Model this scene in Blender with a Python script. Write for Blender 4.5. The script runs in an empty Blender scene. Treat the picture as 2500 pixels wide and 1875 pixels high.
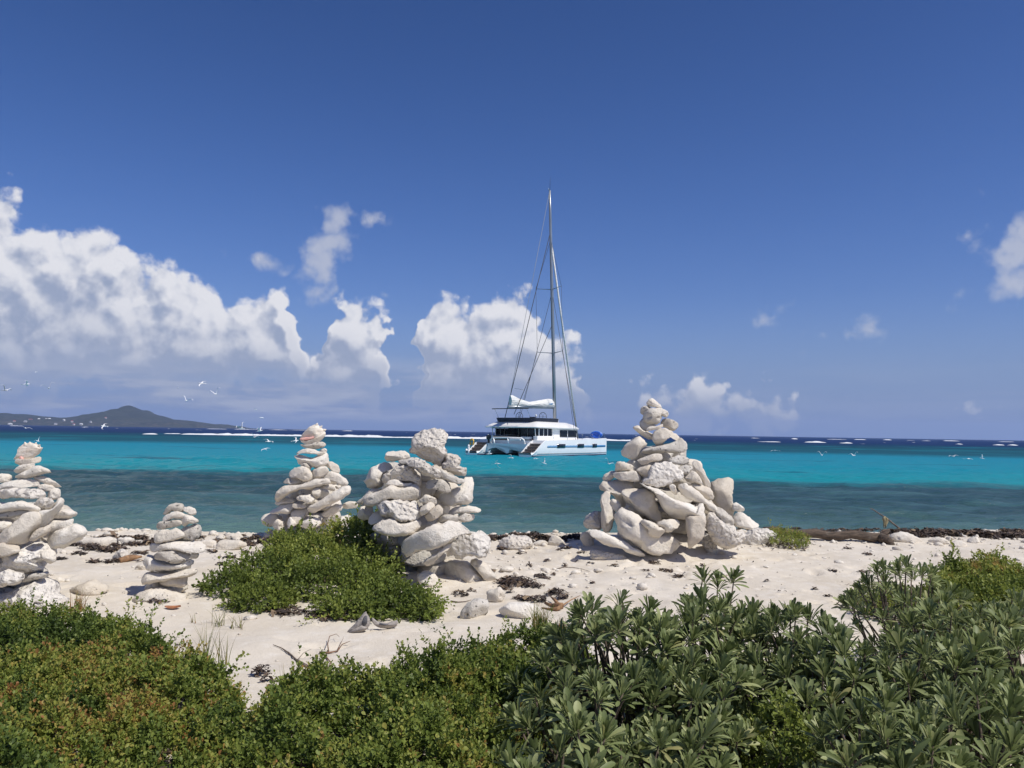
import bpy, bmesh, math, random
import numpy as np
from mathutils import Vector, Matrix, noise as mnoise

random.seed(7)
rng = np.random.default_rng(11)
scene = bpy.context.scene
C = scene.collection

# ------------------------------------------------------------------ camera
FPX = 1950.0                       # focal length in photograph pixels (2500 x 1875)
CAM = Vector((0.0, 0.0, 2.6))
PITCH = math.atan(117.5 / FPX)
ROLL = 0.0155
CAMROT = (Matrix.Rotation(math.pi / 2 + PITCH, 3, 'X') @ Matrix.Rotation(ROLL, 3, 'Z'))
cam_data = bpy.data.cameras.new('camera')
cam_data.sensor_fit = 'HORIZONTAL'
cam_data.sensor_width = 36.0
cam_data.lens = 36.0 * FPX / 2500.0
cam_data.clip_start = 0.05
cam_data.clip_end = 40000
cam = bpy.data.objects.new('camera', cam_data)
cam.matrix_world = Matrix.Translation(CAM) @ CAMROT.to_4x4()
C.objects.link(cam)
scene.camera = cam

def ray(px, py):
    return (CAMROT @ Vector(((px - 1250.0) / FPX, (937.5 - py) / FPX, -1.0)))
def at_y(px, py, Y):
    d = ray(px, py)
    return CAM + d * (Y / d.y)
def at_z(px, py, Z):
    d = ray(px, py)
    return CAM + d * ((Z - CAM.z) / d.z)

# ------------------------------------------------------------------ sun, sky, exposure
SUN_EL = math.radians(55)
SUN_AZ = math.radians(122)         # clockwise from +Y (view direction) towards +X
sun_dir = Vector((math.cos(SUN_EL) * math.sin(SUN_AZ), math.cos(SUN_EL) * math.cos(SUN_AZ), math.sin(SUN_EL)))
sd = bpy.data.lights.new('sun', 'SUN')
sd.energy = 4.2
sd.angle = math.radians(0.53)
sd.color = (1.0, 0.955, 0.88)
sun = bpy.data.objects.new('sun', sd)
sun.rotation_euler = sun_dir.to_track_quat('Z', 'Y').to_euler()
sun.location = (30, -20, 60)
C.objects.link(sun)

scene.view_settings.view_transform = 'Standard'
scene.view_settings.look = 'None'
scene.view_settings.gamma = 1.0
scene.view_settings.exposure = 0.0
scene.cycles.use_denoising = True
scene.cycles.adaptive_min_samples = 10
scene.cycles.max_bounces = 6
scene.cycles.diffuse_bounces = 3
scene.cycles.glossy_bounces = 3
scene.cycles.transparent_max_bounces = 8

def lin(r, g, b):
    f = lambda c: (c / 255 / 12.92) if c <= 10 else (((c / 255) + 0.055) / 1.055) ** 2.4
    return (f(r), f(g), f(b), 1.0)

# small node-expression helper -------------------------------------------------
class NT:
    def __init__(self, tree):
        self.t = tree
    def n(self, kind, **kw):
        nd = self.t.nodes.new(kind)
        for k, v in kw.items():
            setattr(nd, k, v)
        return nd
    def link(self, a, b):
        self.t.links.new(a, b)
    def put(self, sock, v):
        if isinstance(v, bpy.types.NodeSocket):
            self.link(v, sock)
        elif v is not None:
            sock.default_value = v
    def m(self, op, a, b=None, c=None, clamp=False):
        nd = self.n('ShaderNodeMath', operation=op)
        nd.use_clamp = clamp
        for i, v in enumerate((a, b, c)):
            if v is not None:
                self.put(nd.inputs[i], v)
        return nd.outputs[0]
    def vm(self, op, a, b=None, scale=None):
        nd = self.n('ShaderNodeVectorMath', operation=op)
        self.put(nd.inputs[0], a)
        if b is not None:
            self.put(nd.inputs[1], b)
        if scale is not None:
            self.put(nd.inputs['Scale'], scale)
        return nd.outputs['Value'] if op in ('LENGTH', 'DOT_PRODUCT', 'DISTANCE') else nd.outputs[0]
    def comb(self, x, y, z=0.0):
        nd = self.n('ShaderNodeCombineXYZ')
        for i, v in enumerate((x, y, z)):
            self.put(nd.inputs[i], v)
        return nd.outputs[0]
    def sep(self, v):
        nd = self.n('ShaderNodeSeparateXYZ')
        self.link(v, nd.inputs[0])
        return nd.outputs
    def ss(self, v, a, b, lo=0.0, hi=1.0):
        nd = self.n('ShaderNodeMapRange', interpolation_type='SMOOTHSTEP')
        self.put(nd.inputs[0], v)
        for i, q in enumerate((a, b, lo, hi)):
            self.put(nd.inputs[i + 1], q)
        return nd.outputs[0]
    def noise(self, vec, scale, detail=4, rough=0.5, dist=0.0, color=False, dim='3D'):
        nd = self.n('ShaderNodeTexNoise', noise_dimensions=dim)
        if vec is not None:
            self.put(nd.inputs['Vector'], vec)
        self.put(nd.inputs['Scale'], scale)
        nd.inputs['Detail'].default_value = detail
        nd.inputs['Roughness'].default_value = rough
        nd.inputs['Distortion'].default_value = dist
        return nd.outputs[1] if color else nd.outputs[0]
    def voro(self, vec, scale, feature='F1', rand=1.0, out='Distance', dim='3D'):
        nd = self.n('ShaderNodeTexVoronoi', feature=feature, voronoi_dimensions=dim)
        if vec is not None:
            self.put(nd.inputs['Vector'], vec)
        self.put(nd.inputs['Scale'], scale)
        nd.inputs['Randomness'].default_value = rand
        return nd.outputs[out]
    def mix(self, fac, a, b, blend='MIX'):
        nd = self.n('ShaderNodeMix', data_type='RGBA', blend_type=blend)
        self.put(nd.inputs[0], fac)
        self.put(nd.inputs[6], a)
        self.put(nd.inputs[7], b)
        return nd.outputs[2]
    def ramp(self, fac, stops, interp='LINEAR'):
        nd = self.n('ShaderNodeValToRGB')
        cr = nd.color_ramp
        cr.interpolation = interp
        while len(cr.elements) < len(stops):
            cr.elements.new(0.5)
        for e, (p, c) in zip(cr.elements, stops):
            e.position = p
            e.color = c
        self.put(nd.inputs[0], fac)
        return nd.outputs[0]
    def coord(self, which='Object'):
        return self.n('ShaderNodeTexCoord').outputs[which]
    def geo(self, which='Position'):
        return self.n('ShaderNodeNewGeometry').outputs[which]
    def bump(self, h, strength=0.3, dist=0.02, normal=None):
        nd = self.n('ShaderNodeBump')
        self.put(nd.inputs['Height'], h)
        self.put(nd.inputs['Strength'], strength)
        nd.inputs['Distance'].default_value = dist
        if normal is not None:
            self.link(normal, nd.inputs['Normal'])
        return nd.outputs[0]

# sky: Nishita plus trade-wind cumulus, all in direction space
world = bpy.data.worlds.new('World')
scene.world = world
world.use_nodes = True
wt = world.node_tree
wt.nodes.clear()

def azel(px, py):
    d = ray(px, py).normalized()
    return math.atan2(d.x, d.y), math.asin(d.z)

# cloud banks as columns of the sky: (px, top py, base py, weight)
BANK_L = [(-160,500,900,1),(0,500,905,1),(35,560,905,1),(65,560,905,1),(120,545,905,1),(215,543,905,1),(265,565,905,1),(300,620,905,1),
 (325,645,905,1),(375,628,905,1),(405,632,905,1),(450,675,910,1),(490,712,910,1),(530,700,910,1),(570,748,910,1),(602,706,910,1),
 (640,738,912,1),(682,704,912,1),(705,712,915,1),(722,770,915,1),(742,860,925,.8),(765,875,935,.75),(795,800,940,.95),(818,728,940,1),
 (850,712,940,1),(885,722,940,1),(922,768,940,1),(934,800,940,.95),(950,890,945,.6),(975,935,950,.4),(1000,945,962,.35)]
BANK_R = [(1000,945,962,.35),(1022,850,958,.8),(1036,778,958,1),(1060,756,958,1),(1120,734,958,1),(1165,745,958,1),(1215,734,958,1),
 (1270,730,958,1),(1295,752,960,1),(1316,812,960,1),(1350,818,965,.95),(1390,850,970,.85),(1428,862,975,.75),(1446,940,980,.3),
 (1500,975,980,.2),(1535,950,1000,.5),(1562,928,1000,.65),(1600,958,1000,.55),(1650,948,1005,.7),(1690,905,1005,.85),(1730,900,1008,.85),(1765,938,1008,.7),
 (1800,972,1010,.55),(1870,962,1012,.7),(1925,968,1012,.65),(1965,1000,1015,.3),(2100,1005,1020,.1),(2340,1005,1020,.15),(2395,985,1025,.5),(2440,1005,1025,.2),(2700,1010,1025,.1)]
# loose heads and wisps: (px, py, half width, half height, weight)
WISPS = [(800,615,70,62,.92),(755,665,110,46,.74),(838,560,44,36,.74),(885,540,44,20,.74),(1908,775,44,26,.74),(2045,815,56,32,.72),(2500,605,85,75,.9),(2455,685,60,46,.75)]
EL_S = 0.30
def el_of(px, py):
    return azel(px, py)[1] / EL_S
grp = bpy.data.node_groups.new('cumulus_field', 'ShaderNodeTree')
grp.interface.new_socket('P', in_out='INPUT', socket_type='NodeSocketVector')
grp.interface.new_socket('F', in_out='OUTPUT', socket_type='NodeSocketFloat')
grp.interface.new_socket('V', in_out='OUTPUT', socket_type='NodeSocketFloat')
grp.interface.new_socket('W', in_out='OUTPUT', socket_type='NodeSocketFloat')
g = NT(grp)
gi = g.n('NodeGroupInput'); go = g.n('NodeGroupOutput')
P = gi.outputs[0]
warp = g.noise(P, 24.0, 3, 0.5, color=True, dim='2D')
W = g.vm('MULTIPLY', g.vm('SUBTRACT', warp, (0.5, 0.5, 0.5)), (0.075, 0.036, 0.0))
PW = g.vm('ADD', P, W)
ax, ey, _z = g.sep(PW)
def bank(lst):
    a0 = azel(lst[0][0], lst[0][1])[0]; a1 = azel(lst[-1][0], lst[-1][1])[0]
    st = []
    for (px, t, b, wgt) in lst:
        p = (azel(px, t)[0] - a0) / (a1 - a0)
        st.append((min(max(p, 0), 1), (el_of(px, t), max(el_of(px, b), 0), wgt, 1)))
    u = g.m('DIVIDE', g.m('SUBTRACT', ax, a0), a1 - a0)
    return g.ramp(u, st, 'B_SPLINE'), a1
rl, amid = bank(BANK_L)
rr, _ = bank(BANK_R)
rc = g.mix(g.m('GREATER_THAN', ax, amid), rl, rr)
sp = g.n('ShaderNodeSeparateColor'); g.link(rc, sp.inputs[0])
T = g.m('MULTIPLY', sp.outputs[0], EL_S); B = g.m('MULTIPLY', sp.outputs[1], EL_S); Wt = sp.outputs[2]
ft = g.m('DIVIDE', g.m('SUBTRACT', T, ey), 0.060)
fbm_ = g.m('DIVIDE', g.m('ADD', g.m('SUBTRACT', ey, B), 0.022), 0.045)
acc = g.m('MULTIPLY_ADD', g.m('MINIMUM', g.m('MINIMUM', ft, fbm_), 0.9), Wt, g.m('MULTIPLY', g.m('SUBTRACT', Wt, 1.0), 0.62))
wacc = None
for (px, py, rx, ry, wgt) in WISPS:
    a, e = azel(px, py)
    q = g.vm('MULTIPLY', g.vm('SUBTRACT', PW, (a, e, 0.0)), (FPX / rx, FPX / ry, 0.0))
    f = g.m('MULTIPLY_ADD', g.vm('LENGTH', q), -0.5 * wgt, 0.5 * wgt + (wgt - 1) * 0.18)
    wacc = f if wacc is None else g.m('MAXIMUM', wacc, f)
PB = g.vm('ADD', P, g.vm('SCALE', W, scale=0.5))
bil = g.voro(PB, 21.0, 'F1', dim='2D')
bil2 = g.voro(PB, 55.0, 'F1', dim='2D')
fb = g.noise(P, 52.0, 6, 0.64, dim='2D')
det = g.m('ADD', g.m('MULTIPLY', g.m('SUBTRACT', 0.42, bil), 0.85),
          g.m('ADD', g.m('MULTIPLY', g.m('SUBTRACT', fb, 0.5), 0.55), g.m('MULTIPLY', g.m('SUBTRACT', 0.40, bil2), 0.34)))
g.link(g.m('ADD', g.m('ADD', acc, det), 0.20), go.inputs[0])
g.link(g.m('ADD', wacc, det), go.inputs[2])
g.link(g.m('DIVIDE', g.m('SUBTRACT', ey, B), g.m('MAXIMUM', g.m('SUBTRACT', T, B), 0.01)), go.inputs[1])

w = NT(wt)
D = w.coord('Generated')
Dn = w.vm('NORMALIZE', D)
dx, dy, dz = w.sep(Dn)
az = w.m('ARCTAN2', dx, dy)
el = w.m('ARCSINE', dz)
Pw = w.comb(az, el, 0.0)
def cf(vec):
    nd = w.n('ShaderNodeGroup'); nd.node_tree = grp
    w.link(vec, nd.inputs[0])
    return nd.outputs
f0, v0, wsp = cf(Pw)
f1, _v1, _w1 = cf(w.vm('ADD', Pw, (0.008, 0.014, 0.0)))
alpha = w.ss(f0, 0.0, 0.36)
lit = w.ss(w.m('SUBTRACT', f0, f1), -0.34, 0.50)
lit = w.m('MULTIPLY', lit, w.ss(v0, 0.0, 0.70, 0.42, 1.0))
edge = w.ss(f0, 0.65, 0.12)
# fair-weather streaks and bases low in the whole ring of the horizon
st = w.noise(w.comb(w.m('MULTIPLY', az, 5.5), w.m('MULTIPLY', el, 42.0), 3.1), 1.0, 4, 0.58, dim='2D')
side = w.ss(az, 0.22, -0.30)
band = w.m('MULTIPLY', w.ss(el, 0.105, 0.050), w.m('MULTIPLY_ADD', side, 0.85, 0.12))
streak = w.m('MULTIPLY', band, w.ss(st, 0.28, 0.62))
streak = w.m('MULTIPLY', streak, w.ss(el, 0.002, 0.022))

sky = w.n('ShaderNodeTexSky', sky_type='NISHITA')
sky.sun_disc = False
sky.sun_elevation = SUN_EL
sky.sun_rotation = SUN_AZ
sky.altitude = 0
sky.air_density = 1.0
sky.dust_density = 0.6
sky.ozone_density = 3.0
SKY = 0.085
skyc = w.vm('SCALE', sky.outputs[0], scale=SKY)
hs = w.n('ShaderNodeHueSaturation'); hs.inputs['Saturation'].default_value = 1.22; hs.inputs['Value'].default_value = 1.0
w.link(skyc, hs.inputs['Color'])
skyc = w.vm('MULTIPLY', hs.outputs[0], w.mix(w.ss(el, 0.16, 0.0), (0.84, 0.82, 1.15, 1), (0.70, 0.74, 1.06, 1)))
skyc = w.vm('SCALE', skyc, scale=w.ss(el, 0.18, 0.62, 1.0, 0.80))
skyc = w.mix(w.ss(el, 0.17, -0.01, 0.0, 0.92), skyc, (0.205, 0.295, 0.540, 1))
base_c = w.mix(w.m('MULTIPLY', lit, 1.0), (0.33, 0.385, 0.53, 1), (0.80, 0.80, 0.84, 1))
base_c = w.mix(w.m('MULTIPLY', edge, 0.22), base_c, (0.80, 0.80, 0.84, 1))
# distance greys the low cloud bases
base_c = w.mix(w.ss(el, 0.10, 0.02, 0.0, 0.7), base_c, (0.33, 0.385, 0.53, 1))
c1 = w.mix(w.m('MULTIPLY', streak, 0.85), skyc, w.mix(w.ss(st, 0.42, 0.66), (0.29, 0.345, 0.51, 1), (0.44, 0.48, 0.60, 1)))
c1 = w.mix(w.ss(wsp, -0.10, 0.55, 0.0, 0.78), c1, (0.52, 0.55, 0.65, 1))
amax = w.m('MULTIPLY', w.m('MULTIPLY', alpha, 0.97), w.ss(v0, -0.12, 0.22, 0.45, 1.0))
col = w.mix(amax, c1, base_c)
bg = w.n('ShaderNodeBackground')
w.link(col, bg.inputs[0])
bg.inputs[1].default_value = 1.0
wo = w.n('ShaderNodeOutputWorld')
w.link(bg.outputs[0], wo.inputs[0])

world.cycles.sampling_method = 'MANUAL'
world.cycles.sample_map_resolution = 256

# ------------------------------------------------------------------ helpers
def _hash(ix, iy, seed):
    n = (ix * 374761393 + iy * 668265263 + seed * 1442695041) & 0xFFFFFFFF
    n = ((n ^ (n >> 13)) * 1274126177) & 0xFFFFFFFF
    n = n ^ (n >> 16)
    return (n & 0xFFFF) / 65535.0
def vnoise(x, y, seed=0):
    x = np.asarray(x, float); y = np.asarray(y, float)
    ix = np.floor(x).astype(np.int64); iy = np.floor(y).astype(np.int64)
    fx = x - ix; fy = y - iy
    fx = fx * fx * fx * (fx * (fx * 6 - 15) + 10); fy = fy * fy * fy * (fy * (fy * 6 - 15) + 10)
    a = _hash(ix, iy, seed); b = _hash(ix + 1, iy, seed); c = _hash(ix, iy + 1, seed); d = _hash(ix + 1, iy + 1, seed)
    return (a + (b - a) * fx) * (1 - fy) + (c + (d - c) * fx) * fy - 0.5
def fbm(x, y, octs=4, seed=0, gain=0.5):
    s = 0.0; a = 1.0
    for i in range(octs):
        s = s + a * vnoise(x * 2 ** i + 17.3 * i, y * 2 ** i - 9.1 * i, seed + i)
        a *= gain
    return s

def np_mesh(name, verts, faces, smooth=True):
    """verts (n,3) array, faces (m,3) or (m,4) array -> mesh"""
    me = bpy.data.meshes.new(name)
    verts = np.asarray(verts, np.float32); faces = np.asarray(faces, np.int32)
    k = faces.shape[1]
    me.vertices.add(len(verts)); me.vertices.foreach_set('co', verts.ravel())
    me.loops.add(faces.size); me.loops.foreach_set('vertex_index', faces.ravel())
    me.polygons.add(len(faces))
    me.polygons.foreach_set('loop_start', np.arange(0, faces.size, k, dtype=np.int32))
    me.polygons.foreach_set('loop_total', np.full(len(faces), k, np.int32))
    me.update(calc_edges=True)
    if smooth:
        me.polygons.foreach_set('use_smooth', np.ones(len(faces), bool))
    return me
def grid_faces(nx, ny):
    i = np.arange(nx - 1)[None, :] + np.arange(ny - 1)[:, None] * nx
    i = i.ravel()
    return np.stack([i, i + 1, i + nx + 1, i + nx], 1)

def obj(name, me, mat, parent=None, loc=None):
    o = bpy.data.objects.new(name, me)
    C.objects.link(o)
    if mat is not None and me is not None and not me.materials:
        me.materials.append(mat)
    if parent is not None:
        o.parent = parent
    if loc is not None:
        o.location = loc
    return o
def tag(o, label=None, cat=None, group=None, kind=None):
    if label: o['label'] = label
    if cat: o['category'] = cat
    if group: o['group'] = group
    if kind: o['kind'] = kind
    return o
def thing(name, label, cat, loc=(0, 0, 0), rz=0.0, group=None):
    o = bpy.data.objects.new(name, None)
    o.empty_display_size = 0.2
    C.objects.link(o)
    o.location = loc; o.rotation_euler = (0, 0, rz)
    return tag(o, label, cat, group)
def bm_mesh(bm, name, smooth=False):
    me = bpy.data.meshes.new(name)
    bmesh.ops.recalc_face_normals(bm, faces=bm.faces)
    bm.to_mesh(me); bm.free()
    if smooth:
        me.polygons.foreach_set('use_smooth', np.ones(len(me.polygons), bool))
    return me

MATS = {}
def material(name):
    m = bpy.data.materials.new(name)
    m.use_nodes = True
    t = NT(m.node_tree)
    b = m.node_tree.nodes['Principled BSDF']
    MATS[name] = m
    return m, t, b
def plain(name, rgb, rough=0.5, metal=0.0, var=0.12, scale=6.0, spec=0.5):
    m, t, b = material(name)
    n = t.noise(t.coord('Object'), scale, 4, 0.6)
    t.link(t.mix(t.ss(n, 0.3, 0.7), tuple(c * (1 - var) for c in rgb[:3]) + (1,), tuple(min(1, c * (1 + var)) for c in rgb[:3]) + (1,)), b.inputs['Base Color'])
    b.inputs['Roughness'].default_value = rough
    b.inputs['Metallic'].default_value = metal
    b.inputs['Specular IOR Level'].default_value = spec
    return m

# ------------------------------------------------------------------ beach
SAND = 1.2
FOOT = [(random.uniform(-5.5, 7.5), random.uniform(4.2, 10.6), random.uniform(.05, .13), random.uniform(.014, .036), random.uniform(0, 3.1)) for _ in range(330)]
FOOT += [(2.0 + random.uniform(-1.6, 3.8), random.uniform(5.2, 9.6), random.uniform(.06, .14), random.uniform(.018, .042), random.uniform(0, 3.1)) for _ in range(170)]
def crest_y(x):
    return 10.7 + 0.19 * np.clip(x, -2, 14) + 0.25 * vnoise(np.asarray(x) * 0.5, 0.3, 5)
def ground_base(x, y):
    x = np.asarray(x, float); y = np.asarray(y, float)
    t = y - crest_y(x)
    z = SAND - 0.34 * np.clip(t, 0, 4.5) - 0.10 * np.clip(t - 4.5, 0, 40)
    z = z + 0.05 * np.exp(-((t + 0.2) / 0.5) ** 2)
    # wind-blown sand banked against the largest and the crowned cairn
    for mx_, my_, rx_, ry_, h_ in ((1.62, 9.75, 0.95, 0.62, 0.11), (-0.75, 7.95, 0.60, 0.50, 0.05)):
        z = z + h_ * np.exp(-(((x - mx_) / rx_) ** 2 + ((y - my_) / ry_) ** 2) ** 2)
    z = z + 0.10 * fbm(x * 0.35, y * 0.35, 2, 3) * np.clip((13 - y) / 3, 0, 1)
    return z
def ground_fine(x, y):
    z = ground_base(x, y)
    z = z + 0.030 * fbm(x * 1.7, y * 1.7, 3, 21) + 0.010 * fbm(x * 7, y * 7, 3, 31)
    for fx, fy, r, d, a in FOOT:
        m = (np.abs(x - fx) < r * 3) & (np.abs(y - fy) < r * 3)
        if not m.any():
            continue
        ux = (x[m] - fx) * math.cos(a) + (y[m] - fy) * math.sin(a); uy = -(x[m] - fx) * math.sin(a) + (y[m] - fy) * math.cos(a)
        q = (ux / r) ** 2 + (uy / (r * 0.5)) ** 2
        z[m] += -d * np.exp(-q) + d * 0.45 * np.exp(-((np.sqrt(q) - 1.5) / 0.4) ** 2)
    return z
GX0, GX1, GN = -9.0, 9.0, 430
GY0, GY1, GM = 1.0, 13.2, 310
GZ = ground_fine(*np.meshgrid(np.linspace(GX0, GX1, GN), np.linspace(GY0, GY1, GM)))
def gsurf(x, y):
    x = np.asarray(x, float); y = np.asarray(y, float)
    u = np.clip((x - GX0) / (GX1 - GX0) * (GN - 1), 0, GN - 1.001); v = np.clip((y - GY0) / (GY1 - GY0) * (GM - 1), 0, GM - 1.001)
    i = u.astype(int); j = v.astype(int); a = u - i; b = v - j
    return (GZ[j, i] * (1 - a) + GZ[j, i + 1] * a) * (1 - b) + (GZ[j + 1, i] * (1 - a) + GZ[j + 1, i + 1] * a) * b
def gz(x, y):
    return float(gsurf(x, y))
def on_ground(px, py, dz=0.0):
    """the point of the beach seen at a pixel of the photograph"""
    d = ray(px, py)
    t = 1.0
    p = CAM.copy()
    for _ in range(40):
        p = CAM + d * t
        h = gz(p.x, p.y) + dz
        t += (p.z - h) / max(0.05, -d.z) * 0.7
    p.z = gz(p.x, p.y) + dz
    return p

xs = np.concatenate([-9 - np.geomspace(0.3, 90, 22)[::-1], np.linspace(-9, 9, 430), 9 + np.geomspace(0.3, 90, 22)])
ys = np.concatenate([1 - np.geomspace(0.3, 60, 16)[::-1], np.linspace(1, 13.2, 310), np.linspace(13.5, 20, 14), np.geomspace(21, 70, 12)])
X, Y = np.meshgrid(xs, ys)
Z = ground_fine(X, Y)
beach = obj('beach', np_mesh('beach', np.stack([X.ravel(), Y.ravel(), Z.ravel()], 1), grid_faces(len(xs), len(ys))), None)
tag(beach, kind='structure')
m, t, b = material('sand')
pos = t.geo()
n1 = t.noise(pos, 1.1, 5, 0.6); n2 = t.noise(pos, 9.0, 5, 0.65); n3 = t.noise(pos, 140.0, 3, 0.7)
c = t.mix(t.ss(n1, 0.3, 0.7), (0.60, 0.53, 0.425, 1), (0.68, 0.615, 0.515, 1))
c = t.mix(t.ss(n2, 0.45, 0.75), c, (0.71, 0.655, 0.57, 1))
c = t.mix(t.ss(n3, 0.60, 0.72, 0, 0.5), c, (0.33, 0.27, 0.21, 1))
c = t.mix(t.ss(t.voro(pos, 38.0), 0.10, 0.05, 0, 0.7), c, (0.75, 0.71, 0.65, 1))
py_ = t.sep(pos)
wet = t.ss(py_[2], 0.75, 0.30)
c = t.mix(wet, c, (0.26, 0.22, 0.17, 1))
t.link(c, b.inputs['Base Color'])
b.inputs['Roughness'].default_value = 0.92
b.inputs['Specular IOR Level'].default_value = 0.2
hgt = t.m('ADD', t.m('MULTIPLY', t.noise(pos, 28.0, 5, 0.7), 0.8), t.m('MULTIPLY', n3, 0.25))
t.link(t.bump(hgt, 0.55, 0.02), b.inputs['Normal'])
beach.data.materials.append(m)

# ------------------------------------------------------------------ sea
rr_ = np.concatenate([np.geomspace(13.0, 80, 300), np.geomspace(81, 6500, 104)])
aa = np.radians(np.concatenate([np.linspace(-105, -46, 40), np.linspace(-45, 45, 420), np.linspace(46, 105, 40)]))
A, R = np.meshgrid(aa, rr_)
X = R * np.sin(A); Y = R * np.cos(A)
fade = np.clip((160 - R) / 120, 0, 1)
xw = X + 1.5 * fbm(X * .12, Y * .12, 2, 40); yw = Y + 1.5 * fbm(X * .12 + 9, Y * .12, 2, 41)
H = 0.26 * fbm(xw * 0.16, yw * 0.42, 3, 42) + 0.20 * fbm(xw * 0.40, yw * 1.0, 3, 45) + 0.05 * fbm(X * 1.6, Y * 3.2, 2, 47)
Z = H * fade
sea = obj('sea', np_mesh('sea', np.stack([X.ravel(), Y.ravel(), Z.ravel()], 1), grid_faces(len(aa), len(rr_))), None)
tag(sea, kind='structure')
m, t, b = material('sea_water')
pos = t.geo()
px_, py_, pz_ = t.sep(pos)
lg = t.m('LOGARITHM', t.m('MAXIMUM', py_, 8.0), 10.0)
wob = t.m('SUBTRACT', t.noise(t.comb(t.m('MULTIPLY', px_, 0.035), t.m('MULTIPLY', lg, 3.0), 0.0), 1.0, 4, 0.55), 0.5)
wob2 = t.m('SUBTRACT', t.noise(t.comb(t.m('MULTIPLY', px_, 0.4), t.m('MULTIPLY', py_, 0.5), 0.0), 1.0, 3, 0.55), 0.5)
side = t.ss(t.m('DIVIDE', px_, py_), -0.3, 0.6, 0.0, 1.0)
u = t.m('ADD', lg, t.m('MULTIPLY', wob, 0.085))
u = t.m('ADD', u, t.m('MULTIPLY', wob2, 0.07))
u = t.m('ADD', u, t.m('MULTIPLY', side, 0.045))
L = lambda v: math.log10(v) / 4.0
stops = [(L(13), (.20, .28, .24, 1)), (L(20), (.120, .205, .185, 1)), (L(24), (.078, .150, .145, 1)), (L(31), (.036, .078, .082, 1)), (L(45), (.027, .070, .084, 1)),
         (L(53), (.016, .262, .300, 1)), (L(75), (.012, .240, .318, 1)), (L(122), (.012, .212, .312, 1)), (L(148), (.010, .085, .125, 1)),
         (L(215), (.012, .075, .110, 1)), (L(300), (.009, .040, .095, 1)), (L(420), (.009, .030, .105, 1)), (L(9000), (.010, .032, .115, 1))]
col = t.ramp(t.m('DIVIDE', u, 4.0), stops)
patch = t.noise(t.comb(t.m('MULTIPLY', px_, 0.05), t.m('MULTIPLY', lg, 14.0), 2.0), 1.0, 5, 0.6)
inband = t.m('MULTIPLY', t.ss(py_, 125.0, 150.0), t.ss(py_, 330.0, 260.0))
col = t.mix(t.m('MULTIPLY', inband, t.ss(patch, 0.50, 0.66, 0, 0.6)), col, (.012, .17, .23, 1))
grassy = t.noise(t.comb(t.m('MULTIPLY', px_, 0.16), t.m('MULTIPLY', py_, 0.42), 5.0), 1.0, 4, 0.6)
near = t.m('MULTIPLY', t.ss(py_, 21.0, 25.0), t.ss(py_, 48.0, 44.0))
col = t.mix(t.m('MULTIPLY', near, t.ss(grassy, 0.46, 0.66, 0, 0.85)), col, (.060, .135, .145, 1))
tq = t.m('MULTIPLY', t.ss(py_, 49.0, 54.0), t.ss(py_, 130.0, 110.0))
dark = t.noise(t.comb(t.m('MULTIPLY', px_, 0.04), t.m('MULTIPLY', lg, 24.0), 9.0), 1.0, 3, 0.5)
col = t.mix(t.m('MULTIPLY', tq, t.ss(dark, 0.62, 0.70, 0, 0.75)), col, (.012, .10, .15, 1))
rp1 = t.noise(t.vm('MULTIPLY', pos, (0.9, 1.9, 1.0)), 1.4, 5, 0.62)
rp2 = t.noise(t.vm('MULTIPLY', pos, (0.10, 0.22, 1.0)), 1.0, 5, 0.62)
hh = t.m('ADD', t.m('MULTIPLY', rp1, 0.6), t.m('MULTIPLY', rp2, 1.6))
nrm = t.bump(hh, 0.9, 0.35)
dif = t.n('ShaderNodeBsdfDiffuse'); t.link(col, dif.inputs['Color']); t.link(t.bump(hh, 0.8, 0.35), dif.inputs['Normal'])
gl = t.n('ShaderNodeBsdfGlossy'); gl.inputs['Roughness'].default_value = 0.10; t.link(nrm, gl.inputs['Normal'])
fr = t.n('ShaderNodeFresnel'); fr.inputs['IOR'].default_value = 1.33; t.link(nrm, fr.inputs['Normal'])
# a wind-roughened sea hides most of its grazing reflection behind the next wave
fac = t.m('MULTIPLY', t.m('MINIMUM', fr.outputs[0], 0.8), t.ss(lg, 1.4, 2.4, 0.62, 0.12))
mx = t.n('ShaderNodeMixShader'); t.link(fac, mx.inputs[0]); t.link(dif.outputs[0], mx.inputs[1]); t.link(gl.outputs[0], mx.inputs[2])
t.link(mx.outputs[0], m.node_tree.nodes['Material Output'].inputs['Surface'])
m.node_tree.nodes.remove(b)
sea.data.materials.append(m)

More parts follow.
